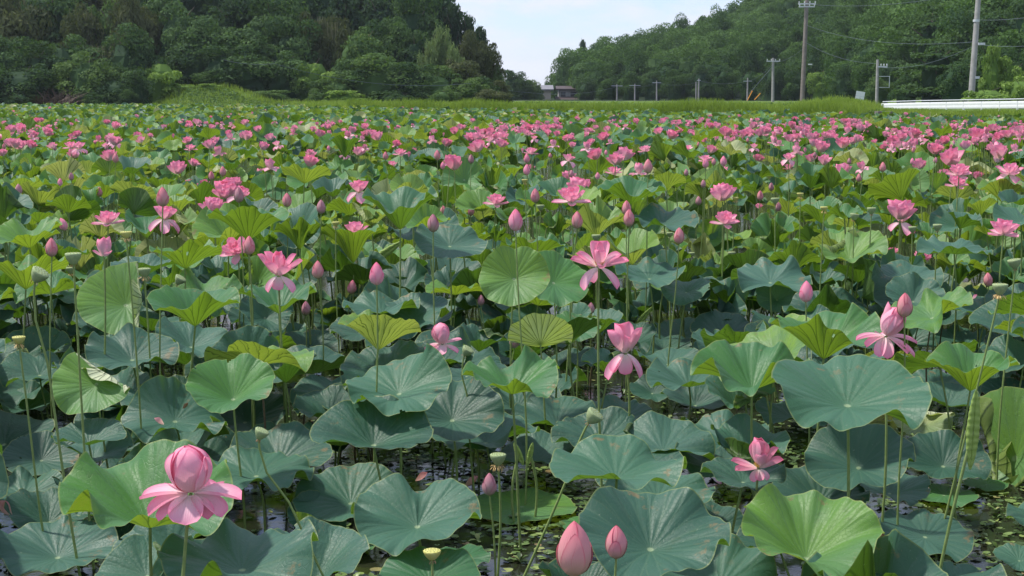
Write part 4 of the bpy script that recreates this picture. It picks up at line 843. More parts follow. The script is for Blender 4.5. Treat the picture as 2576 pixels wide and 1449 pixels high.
while len(fl) < 1120:
    if rf.random() < .55: c = rf.choice(clus); px = c[0] + rf.gauss(0, 34); py = c[1] + rf.gauss(0, 9)
    else: px = rf.uniform(-160, 2736); py = rf.uniform(264, 440)
    if rf.random() > dens(px, py) / 1.25: continue
    z = rf.uniform(.98, 1.16) if py > 305 else rf.uniform(.82, 1.0); d = ray(px, py)
    if d[2] >= -.002: continue
    t = (HC - z) / -d[2]; p = at(px, py, t)
    if p[1] > edge_t(px) - 1: continue
    fl.append((t, px, py, p))
fl.sort(key=lambda q: q[0])
FMAX = 300 - sum(1 for r in REG if r['kind'] == 'lotus flower'); A = {0: Acc(), 1: Acc(), 2: Acc()}; nf = 0
M_BUDm = M_BUD
for t, px, py, p in fl:
    bud = rf.random() < .16; D = (rf.uniform(.115, .185) if py > 330 else rf.uniform(.10, .165)) if not bud else .075; k = rf.randrange(12); deep = rf.random() < .3
    R = rotm(rf.uniform(0, 26), rf.uniform(-180, 180), rf.uniform(0, 6.28)); w = D * F / t
    sv, sq, _ = ST[rf.randrange(5)]
    if not bud and nf < FMAX and 0 < px < 2576:
        nf += 1; e = empty('lotus_flower', (p[0], p[1], 0)); o = link('petals', FM[int(deep)][k], e); o.matrix_local = Matrix.Translation((0, 0, p[2])) @ Matrix(R.tolist()).to_4x4() @ Matrix.Scale(D, 4)
        st = link('stem', ME_ST[0][rf.randrange(5)], e); st.location = (0, 0, p[2]); st.scale = (1, 1, p[2] + .1)
        reg(e, 'lotus flower', 'lotus flower', px, py, w, ('deep pink' if deep else 'pink'), 'small lotus flowers in the far half of the pond', None, None, t)
    else:
        ty, V, Q, U = FV[k] if not bud else FV[[f[0] for f in FV].index('cup')]
        V = V * D
        if bud: V = V * [.5, .5, 1.3]
        A[int(deep)].add(V @ R.T + p, Q, None, U); A[2].add(sv * [.8, .8, 1.1] + p, sq)
for k, m in ((0, M_PETAL), (1, M_PETALD)):
    o = link('distant_lotus_flowers', A[k].mesh('distant_lotus_flowers', m)); o['kind'] = 'stuff'
    settag(o, ('pale' if k == 0 else 'deep') + ' pink dots of the farthest lotus flowers towards the bank', 'lotus flowers')
o = link('flower_stalks', A[2].mesh('flower_stalks', M_STEM)); o['kind'] = 'stuff'; settag(o, 'thin stalks of the farthest lotus flowers', 'stalks')
# ---- extra random buds and pods in the middle band
for i in range(26):
    px, py = rf.uniform(10, 2566), rf.uniform(340, 470); z = rf.uniform(1.0, 1.2)
    put_bud(px, py, .07 * (py - HOR) / (HC - z), rf.choice('sdsp'), 0, 0, zlo=z - .03, zhi=z + .03, H=.07)
# ---- floating pads, algae and bits between the stems
A = Acc(); rp_ = np.random.RandomState(3); n = 26000
Y = np.sqrt(rp_.uniform(4.6 ** 2, 11.5 ** 2, n)); X = rp_.uniform(-1, 1, n) * (.36 * Y + 1.6)
for x, y in zip(X, Y):
    ppx, ppy, _t = proj((x, y, 0))
    if not any(a - 60 < ppx < b + 60 and c - 50 < ppy < d + 60 for a, b, c, d in OPEN) and rp_.rand() > .22: continue
    r = rp_.uniform(.006, .026); m = 9; th = np.arange(m) / m * 5.7 + rp_.uniform(0, 6.28); rr = r * rp_.uniform(.85, 1.1, m)
    V = np.stack([x + rr * np.cos(th), y + rr * np.sin(th), .006 + rp_.uniform(0, .010) + rp_.uniform(-.3, .3) * rr * np.cos(th + rp_.uniform(0, 6)) * (1 if rp_.rand() < .3 else .2)], 1)
    V = np.concatenate([[[x, y, .008]], V]); k = np.arange(1, m); A.add(V, None, np.stack([0 * k, k, k + 1], 1), None, rp_.rand())
M = NT('floating_pads'); tn = M.tone(False)
mt = M.bsdf(M.ramp(tn, [(0, (.025, .05, .018)), (.35, (.07, .12, .032)), (.8, (.14, .21, .055)), (.95, (.22, .28, .08)), (1, (.20, .12, .06))]), .4, .35)
o = link('floating_pads', A.mesh('floating_pads', mt, False)); o['kind'] = 'stuff'; settag(o, 'small round water plants crowding the dark water between the stems', 'water plants')
A = Acc(); n = 700; Y = np.sqrt(rp_.uniform(4.8 ** 2, 11 ** 2, n)); X = rp_.uniform(-.38, .38, n) * Y
for x, y in zip(X, Y):
    for _ in range(6):
        V, Q, U = petal_geo(rp_.uniform(.02, .045), .018, rp_.uniform(10, 70), -40, .3, rp_.uniform(0, 6.28), .002, 0, 4, 2); A.add(V + [x, y, .005], Q, None, U, rp_.rand())
o = link('water_weeds', A.mesh('water_weeds', mt)); o['kind'] = 'stuff'; settag(o, 'leafy weed tufts poking up from the dark water', 'water plants')

#@BACK
# ------------------------------------------------------------------ trees
def cards(rg, P, Nn, size, aspect=1.7, droop=0.):
    """diamond leaf clumps at points P with rough normals Nn"""
    n = len(P); N_ = Nn * 1. + rg.normal(0, .42, (n, 3)); N_ /= np.linalg.norm(N_, axis=1)[:, None] + 1e-9
    a = np.cross(N_, rg.normal(0, 1, (n, 3))); a[:, 2] -= droop; a /= np.linalg.norm(a, axis=1)[:, None] + 1e-9
    b = np.cross(N_, a); s = size * rg.uniform(.6, 1.35, n)[:, None]
    V = np.stack([P - a * s * aspect / 2, P + b * s / 2 + a * s * .1, P + a * s * aspect / 2 - N_ * s * .2, P - b * s / 2 + a * s * .1], 1).reshape(-1, 3)
    return V, np.arange(4 * n).reshape(-1, 4)
def sphere_pts(rg, n, up=.25):
    v = rg.normal(0, 1, (n, 3)); v[:, 2] += up; return v / np.linalg.norm(v, axis=1)[:, None]
def crown(kind, seed, dens=1.):
    """unit crown: about 1 wide each side, 2 high (z -1..1)"""
    rg = np.random.RandomState(seed); V = []; W = []
    if kind in ('dark', 'green', 'vine', 'hill', 'brown'):
        nb = {'vine': 38, 'hill': 16}.get(kind, 36)
        for i in range(nb):
            d = sphere_pts(rg, 1, .15)[0]; rad = rg.uniform(.40, .98); c = d * rad * np.array([.92, .92, 1.]); br = rg.uniform(.17, .38) if kind != 'hill' else rg.uniform(.30, .50)
            if kind == 'vine': c[2] = c[2] * .9 - .05; br *= .85
            k = int((130 if kind == 'vine' else 190 if kind == 'brown' else 190) * dens * (br / .28) ** 2); q = sphere_pts(rg, k, .5); P = c + q * br * rg.uniform(.75, 1.12, (k, 1)) * [1.1, 1.1, .8]
            v, _ = cards(rg, P, q, {'vine': .085, 'brown': .05}.get(kind, .056), 2.6 if kind == 'brown' else 1.5, .7 if kind == 'brown' else 0.); V.append(v); W.append(np.clip(rg.uniform(-.1, 1.0) + .15 * rg.randn(k), 0, 1).repeat(4))
    elif kind == 'layered':
        for i in range(26):
            z = rg.uniform(-.8, .95); R = (1 - .45 * max(z, 0)) ; a = rg.uniform(0, 6.28); c = np.array([R * rg.uniform(.25, .75) * math.cos(a), R * rg.uniform(.25, .75) * math.sin(a), z]); k = int(170 * dens)
            q = sphere_pts(rg, k, .8); P = c + q * rg.uniform(.6, 1.05, (k, 1)) * [.42, .42, .09]; v, _ = cards(rg, P, np.array([0, 0, 1.]) + .3 * q, .065, 1.8); V.append(v); W.append(np.full(4 * k, rg.uniform(.1, .9)))
    elif kind == 'conifer':
        for i in range(46):
            z = -1 + 1.95 * (i / 46) ** .9; R = .95 * (1 - (z + 1) / 2.02) ** .62 * rg.uniform(.7, 1.15) + .05; a = i * 2.4 + rg.uniform(-.4, .4); k = int(95 * dens)
            u = rg.uniform(.15, 1, k) ** .7; P = np.stack([R * u * math.cos(a), R * u * math.sin(a), z - .12 * u + 0 * u], 1) + rg.normal(0, 1, (k, 3)) * [.10, .10, .045]
            v, _ = cards(rg, P, sphere_pts(rg, k, 1), .06, 2., .5); V.append(v); W.append(np.full(4 * k, rg.uniform(0, .8)))
    elif kind in ('bamboo', 'brown'):
        for i in range(14):
            a = rg.uniform(0, 6.28); r0 = rg.uniform(0, .55); bx, by = r0 * math.cos(a), r0 * math.sin(a); top = rg.uniform(.45, 1.); lx, ly = rg.uniform(-.35, .35, 2)
            for j in range(15):
                u = (j + rg.rand()) / 15; z = -1 + (top + 1) * u; cx = bx + lx * u ** 2.5; cy = by + ly * u ** 2.5; k = int(34 * dens * (.35 + u)); R = .26 * (1 - .62 * max(u - .4, 0) / .6)
                P = np.array([cx, cy, z]) + rg.normal(0, 1, (k, 3)) * [R * .8, R * .8, .10]; v, _ = cards(rg, P, sphere_pts(rg, k, .6), .05, 2.8, .8); V.append(v); W.append(np.full(4 * k, np.clip(.2 + .5 * u + rg.uniform(-.25, .25), 0, 1)))
    elif kind == 'brush':
        for i in range(420):
            a = rg.uniform(0, 6.28); e = rg.uniform(.1, 1.3); L = rg.uniform(.5, 1.); d = np.array([math.cos(a) * math.cos(e), math.sin(a) * math.cos(e), math.sin(e) * 1.3]) * L
            s = np.array([0, 0, -1.]) + [rg.uniform(-.3, .3), rg.uniform(-.3, .3), 0]; m = s + d * .6 + [0, 0, .1]; e_ = s + d * 1.15 - [0, 0, .15]; w = np.array([.012, 0, 0])
            V.append(np.array([s - w, s + w, m + w, m - w])); V.append(np.array([m - w, m + w, e_ + w * .3, e_ - w * .3])); W.append(np.full(8, rg.rand()))
    V = np.concatenate(V); W = np.concatenate(W)
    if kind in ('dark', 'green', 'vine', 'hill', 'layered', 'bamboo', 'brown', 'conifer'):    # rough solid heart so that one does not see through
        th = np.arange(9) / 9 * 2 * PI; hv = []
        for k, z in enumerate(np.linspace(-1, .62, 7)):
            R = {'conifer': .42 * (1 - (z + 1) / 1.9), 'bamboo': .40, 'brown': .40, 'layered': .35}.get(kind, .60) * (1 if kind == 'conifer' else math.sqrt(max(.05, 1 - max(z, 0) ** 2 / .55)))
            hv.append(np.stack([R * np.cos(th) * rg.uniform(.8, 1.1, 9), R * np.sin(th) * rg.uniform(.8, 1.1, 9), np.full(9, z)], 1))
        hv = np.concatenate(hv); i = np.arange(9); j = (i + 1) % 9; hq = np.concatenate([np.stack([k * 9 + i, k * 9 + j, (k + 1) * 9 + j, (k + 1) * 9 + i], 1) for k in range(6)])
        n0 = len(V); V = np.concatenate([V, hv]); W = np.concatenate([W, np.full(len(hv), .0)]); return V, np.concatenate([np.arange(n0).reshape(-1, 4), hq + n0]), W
    return V, np.arange(len(V)).reshape(-1, 4), W
CM = {}; CA = {}
def crown_mesh(kind, k, mat=None):
    if (kind, k, mat) not in CM:
        V, Q, W = crown(kind, 100 + k); CM[(kind, k, mat)] = mesh('crown', V, Q, None, FOL[mat or ('dark' if kind == 'layered' else kind)], None, W, False)
    return CM[(kind, k, mat)]
def trunk_geo(kind):
    A = Acc(); rg = random.Random(len(kind))
    if kind in ('bamboo', 'brown'):
        for i in range(9):
            a = rg.uniform(0, 6.28); r0 = rg.uniform(.2, .55); l = rg.uniform(-.2, .2); V, Q = tube([(r0 * math.cos(a) + l * u ** 2, r0 * math.sin(a), -1 + 1.9 * u) for u in np.linspace(0, 1, 6)], np.linspace(.016, .006, 6), 5); A.add(V, Q)
    else:
        V, Q = tube([(.03 * math.sin(4 * u), .02 * u, -1 + 1.7 * u) for u in np.linspace(0, 1, 8)], np.linspace(.07, .015, 8), 8); A.add(V, Q)
        for i in range(7):
            a = i * 2.3; z = -.5 + i * .17; V, Q = tube([(.6 * u * math.cos(a), .6 * u * math.sin(a), z + .35 * u) for u in np.linspace(0, 1, 4)], np.linspace(.03, .008, 4), 5); A.add(V, Q)
    return A.mesh('trunk', M_BAMB if kind in ('bamboo', 'brown') else M_BARK)
TM = {k: trunk_geo(k) for k in ('dark', 'bamboo')}
rt = random.Random(9)
GL = 'trees on the left hill'
KN = {'dark': ('dark_tree', 'dark evergreen tree', 'dense dark'), 'green': ('leafy_tree', 'leafy tree', 'mid-green leafy'), 'brown': ('bamboo_clump', 'bamboo', 'brownish feathery bamboo'), 'bamboo': ('bamboo_clump', 'bamboo', 'pale green bamboo'),
      'conifer': ('conifer_tree', 'conifer', 'dark pointed conifer'), 'vine': ('vine_covered_tree', 'tree', 'bright vine-covered'), 'brush': ('dead_bush', 'bush', 'bare grey-brown brush'), 'hill': ('hillside_tree', 'tree', 'rounded green'), 'layered': ('spreading_tree', 'tree', 'flat-branched spreading')}
def put_tree(px, ytop, wpx, kind, t, group, label=None, lm=None, zb=None, depth=1.):
    X = (px - CX) / F * t; Y = t; g = float(gz(X, Y)) - .3 if zb is None else zb
    top = HC + (HOR - ytop) / F * t; h = max(top - g, .8); w = wpx / F * t
    if kind not in ('brush',) and h > w * 1.5 and kind in ('dark', 'green', 'vine', 'hill', 'layered'): cz = top - w * .75; sz = w * .75
    else: cz = g + h / 2; sz = h / 2
    e = empty(KN[kind][0], (X, Y, g)); o = link('crown', crown_mesh(kind, rt.randrange(4 if kind in ('dark', 'green') else 2)), e)
    # several lobes one above another fill a tall crown down to the ground
    o.location = (0, 0, (g + h / 2 - g) if h <= w * 1.5 or kind in ('conifer', 'bamboo', 'brown', 'brush') else h * .5); hz = h / 2
    ww = 1.32 if group == GL else 1.08; o.scale = (w / 2 * ww, w / 2 * ww * depth, hz * 1.02); o.rotation_euler = (0, 0, rt.uniform(0, 6.28))
    if kind != 'brush':
        o2 = link('trunk', TM['bamboo' if kind in ('bamboo', 'brown') else 'dark'], e); o2.location = o.location; o2.scale = (w / 2, w / 2, hz); o2.rotation_euler = (0, 0, rt.uniform(0, 6.28))
    reg(e, KN[kind][1].split()[-1], KN[kind][1].split()[-1], px, max(ytop + .3 * wpx, 15), wpx, KN[kind][2], group, label, lm, t)
GL = 'trees on the left hill'
for i, px in enumerate(range(-90, 1120, 74)):
    kind = ['dark', 'conifer', 'dark', 'green', 'dark', 'brown'][i % 6] if px < 800 else ['conifer', 'dark', 'conifer', 'green'][i % 4]
    put_tree(px, -70 + rt.uniform(-25, 15), 180, kind, 165 + rt.uniform(-4, 4), GL)
LT = [(-30, 30, 170, 'dark', 140), (60, -5, 170, 'brown', 141), (150, -30, 150, 'dark', 142), (215, 15, 130, 'brown', 139), (300, -10, 120, 'green', 141), (345, 5, 110, 'brown', 138), (420, -20, 130, 'dark', 143), (470, 10, 150, 'dark', 139),
 (540, 60, 150, 'dark', 137), (600, -10, 150, 'conifer', 144), (690, 0, 170, 'dark', 142), (640, 90, 150, 'dark', 137), (740, 60, 130, 'dark', 138), (800, 35, 110, 'brown', 140), (845, 50, 100, 'brown', 139), (905, 70, 130, 'green', 138), (870, -20, 140, 'conifer', 147), (960, -10, 140, 'conifer', 147), (1040, -6, 130, 'dark', 148),
 (985, 60, 110, 'dark', 142), (1045, 80, 100, 'dark', 141), (1110, 78, 66, 'bamboo', 138), (1082, 112, 60, 'bamboo', 137), (1140, 120, 60, 'bamboo', 137), (1100, 12, 90, 'conifer', 149), (1142, 4, 66, 'conifer', 149), (1178, 34, 70, 'conifer', 149), (1208, 66, 66, 'conifer', 148), (1190, 96, 70, 'brown', 141), (1222, 110, 70, 'brown', 143), (1238, 150, 50, 'green', 143), (1250, 176, 40, 'green', 143),
 (20, 100, 150, 'dark', 128), (100, 120, 150, 'dark', 129), (185, 90, 140, 'dark', 130), (265, 110, 120, 'brown', 130), (330, 80, 120, 'dark', 130),
 (-10, 168, 140, 'dark', 125), (70, 160, 150, 'dark', 125.5), (235, 132, 130, 'green', 126), (300, 188, 110, 'dark', 125), (345, 170, 90, 'dark', 125.5),
 (500, 110, 120, 'dark', 135), (570, 125, 130, 'dark', 134), (640, 140, 150, 'dark', 134), (715, 130, 130, 'dark', 134), (455, 175, 60, 'dark', 133), (780, 185, 80, 'green', 133), (850, 195, 110, 'green', 132), (960, 132, 180, 'green', 134), (1040, 165, 110, 'dark', 133), (900, 160, 110, 'dark', 134), (1100, 175, 110, 'green', 133), (1160, 150, 110, 'brown', 135), (1210, 190, 90, 'dark', 134), (1250, 208, 60, 'brown', 134), (1185, 200, 80, 'green', 132)]
for a in LT: put_tree(*a, GL)
put_tree(412, 140, 88, 'vine', 129, GL, label='bright vine-covered tree at the edge of the left woods beside the grass slope', lm='the bright vine-covered tree')
put_tree(796, 138, 82, 'vine', 133, GL, label='pale vine-draped tree halfway along the left woods', lm='the pale vine-draped tree')
put_tree(150, 178, 200, 'brush', 124, GL, label='bare grey-brown brush heap at the foot of the left woods', lm='the bare brush heap')
for px, yt, w, k in [(470, 212, 70, 'vine'), (535, 226, 70, 'vine'), (690, 229, 110, 'green'), (800, 222, 60, 'green'), (870, 226, 120, 'vine'), (1000, 229, 90, 'dark'), (1120, 222, 70, 'green'), (1235, 228, 90, 'brown'), (325, 225, 60, 'dark'), (255, 232, 80, 'dark'), (60, 228, 90, 'dark')]:
    put_tree(px, yt, w, k, 129.5 if px > 380 else 123.5, 'bushes along the foot of the left woods')
for px, yt, w, k in [(1288, 183, 70, 'dark'), (1312, 188, 66, 'dark'), (1335, 205, 50, 'green'), (1272, 205, 60, 'green'), (1350, 222, 40, 'green')]: put_tree(px, yt, w, k, 235, 'trees closing the valley', zb=-.5)
GR = 'trees along the foot of the right hill'
put_tree(1463, 100, 40, 'conifer', 292, 'trees of the right hill', label='lone pointed conifer on the skyline of the right hill', lm='the lone skyline conifer')
RT_ = [(1378, 200, 30, 'hill', 320), (1396, 184, 32, 'hill', 310), (1418, 166, 32, 'hill', 300), (1405, 208, 40, 'dark', 262), (1475, 200, 60, 'dark', 232), (1440, 212, 30, 'dark', 262), (1530, 190, 60, 'hill', 228), (1585, 180, 60, 'hill', 226), (1640, 185, 60, 'dark', 224), (1700, 175, 66, 'hill', 222), (1760, 170, 66, 'dark', 220), (1820, 165, 66, 'hill', 216), (1880, 172, 66, 'hill', 214), (1940, 160, 70, 'dark', 210), (2000, 170, 70, 'hill', 206), (2060, 165, 70, 'vine', 200), (2120, 160, 80, 'dark', 180), (2180, 140, 90, 'hill', 170), (2240, 130, 90, 'dark', 160), (2200, 200, 80, 'green', 150), (2270, 190, 80, 'dark', 140)]
for a in RT_: put_tree(*a, GR)
put_tree(2345, 105, 190, 'layered', 128, GR, label='wide flat-branched tree between the thin pole and the tall concrete pole', lm='the flat-branched tree')
put_tree(2330, 20, 170, 'layered', 150, GR)
for a in [(2440, 40, 170, 'dark', 135), (2540, 20, 170, 'dark', 132), (2600, 80, 150, 'dark', 118), (2480, 110, 130, 'dark', 115), (2400, 150, 120, 'dark', 112)]: put_tree(*a, GR)
put_tree(2484, 110, 56, 'vine', 100, GR, label='vine-smothered bush behind the tall concrete pole'); put_tree(2530, 140, 90, 'vine', 100, GR)
put_tree(2475, 215, 110, 'vine', 94, GR, label='low bright bush hiding the foot of the tall concrete pole', lm='the bright bush at the pole foot'); put_tree(2560, 188, 110, 'vine', 95, GR)
# wooded hillside on the right: one mass of crowns
A = Acc(); rr_ = random.Random(4); hc = [crown('hill', 300 + k, .62) for k in range(6)]; hcon = crown('conifer', 310, .6)
for row, tt in enumerate([122, 134, 146, 158, 170, 182, 195, 208, 222, 236, 250, 264, 278, 292, 306, 320, 332, 344]):
    px = 1392
    while px < 2760:
        px += rr_.uniform(30, 50); t = tt + rr_.uniform(-6, 6); X = (px - CX) / F * t; g = float(gz(X, t)); base = np.interp(px, [1300, 1500, 2050, 2300, 2576], [300, 240, 215, 150, 120])
        if t < base - 2: continue
        ys = HOR - (g + 7 - HC) / t * F
        if row > 9 and ys < -130: continue
        V, Q, W = hc[rr_.randrange(6)] if rr_.random() < .92 else hcon; s = rr_.uniform(2.6, 4.8); hz = rr_.uniform(2.8, 4.8); a = rr_.uniform(0, 6.28)
        R = np.array([[math.cos(a), -math.sin(a), 0], [math.sin(a), math.cos(a), 0], [0, 0, 1]])
        A.add((V @ R.T) * [s, s, hz] + [X, t, g + hz * .7], Q, None, None, np.clip(W * .7 + rr_.uniform(-.3, .55), 0, 1))
o = link('wooded_hillside', A.mesh('wooded_hillside', FOL['hill'], False)); o['kind'] = 'stuff'; settag(o, 'dense green woods covering the right hill up to the skyline', 'woods')
# ------------------------------------------------------------------ grass on the banks
def blades(n, pxr, br, h, wd, lean=.35, seed=0, ylim=None):
    rg = np.random.RandomState(seed); px = rg.uniform(*pxr, n); b = rg.uniform(*br, n); Y = edge_t(px) + b; X = (px - CX) / F * Y; Z = gz(X, Y)
    H = h * rg.uniform(.55, 1.15, n) * (1 + .25 * np.sin(X * .8) * np.sin(Y * .5 + X * .2)); a = rg.uniform(0, 6.28, n); l = lean * H * rg.uniform(.2, 1., n); d = rg.uniform(0, 6.28, n)
    w = wd * rg.uniform(.6, 1.3, n); wx, wy = np.cos(a) * w, np.sin(a) * w; lx, ly = np.cos(d) * l, np.sin(d) * l; B = np.stack([X, Y, Z - .05], 1)
    Wv = np.stack([wx, wy, 0 * w], 1); M1 = B + np.stack([lx * .3, ly * .3, H * .6], 1); T_ = B + np.stack([lx, ly, H], 1)
    V = np.stack([B - Wv, B + Wv, M1 + Wv * .8, M1 - Wv * .8, T_ + Wv * .15, T_ - Wv * .15], 1).reshape(-1, 3); k = np.arange(n) * 6
    Q = np.concatenate([np.stack([k, k + 1, k + 2, k + 3], 1), np.stack([k + 3, k + 2, k + 4, k + 5], 1)])
    cl = .45 + .25 * np.sin(X * 2.1) * np.sin(X * .9 + Y) + .4 * np.sin(X * .55 + 1) * np.sin(Y * .35) + rg.normal(0, .22, n); return V, Q, np.clip(cl, 0, 1).repeat(6)
A = Acc()
V, Q, W = blades(30000, (880, 2160), (-.8, 3.2), .80, .020, seed=1); A.add(V, Q, None, None, W * .8)
V, Q, W = blades(30000, (380, 2180), (3, 26), .50, .026, seed=2); A.add(V, Q, None, None, np.clip(W + .25, 0, 1))
V, Q, W = blades(12000, (1995, 2210), (.5, 9), .55, .022, seed=3); A.add(V, Q, None, None, np.clip(W + .1, 0, 1))
V, Q, W = blades(26000, (2180, 2640), (-.4, 16), .28, .018, seed=4); A.add(V, Q, None, None, W)
V, Q, W = blades(15000, (360, 900), (-.5, 5), .38, .024, seed=5); A.add(V, Q, None, None, W * .7)
o = link('bank_grass', A.mesh('bank_grass', FOL['grass'], False)); o['kind'] = 'stuff'; settag(o, 'tall reeds and grass along the far bank of the pond', 'grass')
A = Acc(); rg = np.random.RandomState(8)
for (x0, x1, b0, b1, n, s) in [(1990, 2300, -.3, 3, 2600, .14), (2230, 2620, 1, 6, 1800, .12), (440, 760, 3, 12, 2200, .2), (1300, 2000, 14, 26, 1500, .2), (1950, 2230, .2, 2.4, 1500, .12)]:
    px = rg.uniform(x0, x1, n); Y = edge_t(px) + rg.uniform(b0, b1, n); X = (px - CX) / F * Y
    Z = gz(X, Y) + .30 * np.abs(np.sin(X * 1.1) * np.sin(Y * .7 + X)) * rg.uniform(.6, 1.2, n) + .1; v, q = cards(rg, np.stack([X, Y, Z], 1), sphere_pts(rg, n, 1.5), s, 1.3); A.add(v, q, None, None, np.clip(rg.uniform(.2, .9, n), 0, 1).repeat(4))
o = link('creepers', A.mesh('creepers', FOL['green'], False)); o['kind'] = 'stuff'; settag(o, 'low creeping vines matted over the far bank', 'creepers')
# ------------------------------------------------------------------ utility poles, wires
POLES = {}
def put_pole(name, px, ybase, pxt, ytop, wpx, t, mat, arms, label, lm=None, xtra=None):
    b = at(px, ybase, t); top = at(pxt, ytop, t); g = float(gz(b[0], b[1])) - .3
    if b[2] > g: f_ = (b[2] - g) / (top[2] - b[2]); b = b - (top - b) * f_
    e = empty('utility_pole', tuple(b)); r = max(wpx, 3.6) / F * t / 2; V, Q = tube([np.zeros(3), (top - b) * .5, top - b], [r * 1.15, r, r * .85], 12); link('pole', mesh('pole', V, Q, None, mat), e)
    for (fz, L, sd) in arms:   # height fraction from the top in px, half length px, side
        c = at(pxt + (px - pxt) * (fz - ytop) / max(ybase - ytop, 1), fz, t) - b; l = L / F * t; x0, x1 = (-l, l) if sd == 0 else (0, l) if sd > 0 else (-l, 0)
        V, Q = box(x0, x1, -.09, -.005 - r, -.06 if t < 200 else -.035, .06 if t < 200 else .035); ar = link('crossarm', mesh('crossarm', V + c, Q, None, M_STEEL, None, None, False), e)
        for u in np.linspace(x0 * .92, x1 * .92, 4):
            if abs(u) < .1 or t > 200: continue
            V, Q = tube([(c[0] + u, c[1] - .05 - r, c[2] + .06), (c[0] + u, c[1] - .05 - r, c[2] + .14), (c[0] + u, c[1] - .05 - r, c[2] + .2), (c[0] + u, c[1] - .05 - r, c[2] + .26)], [.03, .07, .045, .06], 8); link('insulator', mesh('insulator', V, Q, None, M_WHITE), ar)
    if xtra: xtra(e, b, r, t)
    reg(e, 'utility pole', 'utility pole', px, (ybase + ytop) / 2, 30, 'concrete' if mat is M_CONC else 'brown', 'utility poles along the valley road', label, lm, t)
    POLES[name] = (t, top)
put_pole('a', 1552, 252, 1552, 212, 3, 212, M_CONC, [(216, 14, 0)], 'short distant pole, leftmost of those before the right hill', 'the leftmost distant pole')
put_pole('b', 1597, 252, 1597, 211, 3, 210, M_CONC, [(215, 14, 0)], 'slim distant pole, second from the left before the right hill')
put_pole('c', 1652, 252, 1652, 203, 3.4, 208, M_CONC, [(208, 11, 0)], 'distant pole with a small crossarm, third from the left before the right hill')
put_pole('d', 1757, 252, 1758, 198, 4, 206, M_CONC, [(202, 5, 0)], 'left one of a close-set pair of distant poles')
put_pole('e', 1751, 252, 1751, 206, 3, 207, M_CONC, [], 'slimmer plain pole touching the left side of its taller twin')
put_pole('f', 1880, 252, 1881, 196, 4, 202, M_CONC, [(204, 11, 0)], 'distant pole beside the orange wire guards')
def brk(e, b, r, t): pass
put_pole('g', 1944, 258, 1945, 146, 7, 175, M_CONC, [(154, 17, 0)], 'pale concrete pole with a crossarm left of the tallest brown pole', 'the pale pole with a crossarm')
def lampx(e, b, r, t):
    c = at(2033, 162, t) - b; V, Q = box(-.05, .35, -.1 - r, -r - .01, -.06, .06); link('lamp', mesh('lamp', V + c, Q, None, M_WHITE, None, None, False), e)
put_pole('h', 2018, 255, 2031, -26, 11, 150, M_WOODP, [(10, 22, 0), (17, 20, 0)], 'tallest brown utility pole, leaning slightly, with a double crossarm', 'the tallest brown pole', lampx)
def frame_(e, b, r, t):
    c = at(2211, 206, t) - b
    for (x0, x1, z0, z1) in ((0, .9, .45, .5), (0, .9, -.5, -.45), (.85, .9, -.45, .45)): V, Q = box(x0, x1, -.03 - r, .03 - r, z0, z1); link('bracket', mesh('bracket', V + c, Q, None, M_STEEL, None, None, False), e)
put_pole('i', 2205, 278, 2208, 150, 8, 128, M_CONC, [(168, 24, 1)], 'concrete pole with a one-sided arm and square bracket left of the guardrail', 'the pole with the square bracket', frame_)
put_pole('j', 2249, 264, 2251, 172, 5, 165, M_CONC, [(187, 10, 0)], 'thin pole just right of the square-bracket pole', None)
def lampy(e, b, r, t):
    c = at(2464, 110, t) - b; V, Q = box(-.15, .28, -.12 - r, -r - .01, -.1, .06); link('lamp', mesh('lamp', V + c, Q, None, M_STEEL, None, None, False), e)
    for y in (52, 195): V, Q = tube([at(2456, y, t) - b - [0, 0, .08], at(2456, y, t) - b + [0, 0, .08]], r * 1.12, 12); link('band', mesh('band', V, Q, None, M_STEEL), e)
put_pole('k', 2444, 235, 2463, -30, 15, 97, M_CONC, [], 'thick concrete pole leaving the top of the picture at far right', 'the tall concrete pole at far right', lampy)
def wire(a, b, sag, label, r=.016):
    a, b = np.array(a), np.array(b); r *= .8; P = [a + (b - a) * u - np.array([0, 0, sag * 4 * u * (1 - u)]) for u in np.linspace(0, 1, 17)]
    V, Q = tube(P, r, 5); o = link('overhead_wire', mesh('overhead_wire', V, Q, None, M_WIRE)); settag(o, label, 'wire', 'overhead wires')
T_ = lambda k: POLES[k][0]
wire(at(2018 + 6, 105, 150), at(2206, 160, 128), .5, 'wire from the tallest brown pole across to the square-bracket pole')
wire(at(2206, 168, 128), at(2457, 112, 97), .6, 'wire from the square-bracket pole up to the thick pole at far right', .016)
wire(at(2031, 10, 150), at(2460, -20, 97), .5, 'top wire leaving the tallest brown pole to the right', .016)
wire(at(2023, 120, 150), at(1945, 156, 175), .4, 'wire between the pale crossarm pole and the tallest brown pole')
wire(at(1945, 160, 175), at(1881, 204, 202), .4, 'wire from the pale crossarm pole back to the pole by the orange guards')
wire(at(1881, 204, 202), at(1758, 203, 206), .4, 'level wire between the close-set pair and the pole by the orange guards')
wire(at(1758, 206, 206), at(1652, 208, 208), .4, 'level wire joining the close-set pair to the third distant pole')
wire(at(1652, 208, 208), at(1552, 216, 212), .4, 'level wire between the two leftmost distant poles')
wire(at(2025, 62, 150), at(2457, 105, 97), .8, 'long wire crossing the right hill at mid height', .016)
wire(at(2460, 50, 97), at(2640, 36, 62), .1, 'upper wire running off the right edge from the thick pole', .012)
wire(at(2464, 112, 97), at(2640, 112, 62), .1, 'lower wire running off the right edge from the thick pole', .012)
wire(at(1552, 218, 212), at(1180, 210, 128), 1.0, 'long wire crossing in front of the left woods, lower part')
wire(at(1180, 210, 128), at(690, 160, 124), .8, 'blue-grey wire sagging across the left woods', .02)
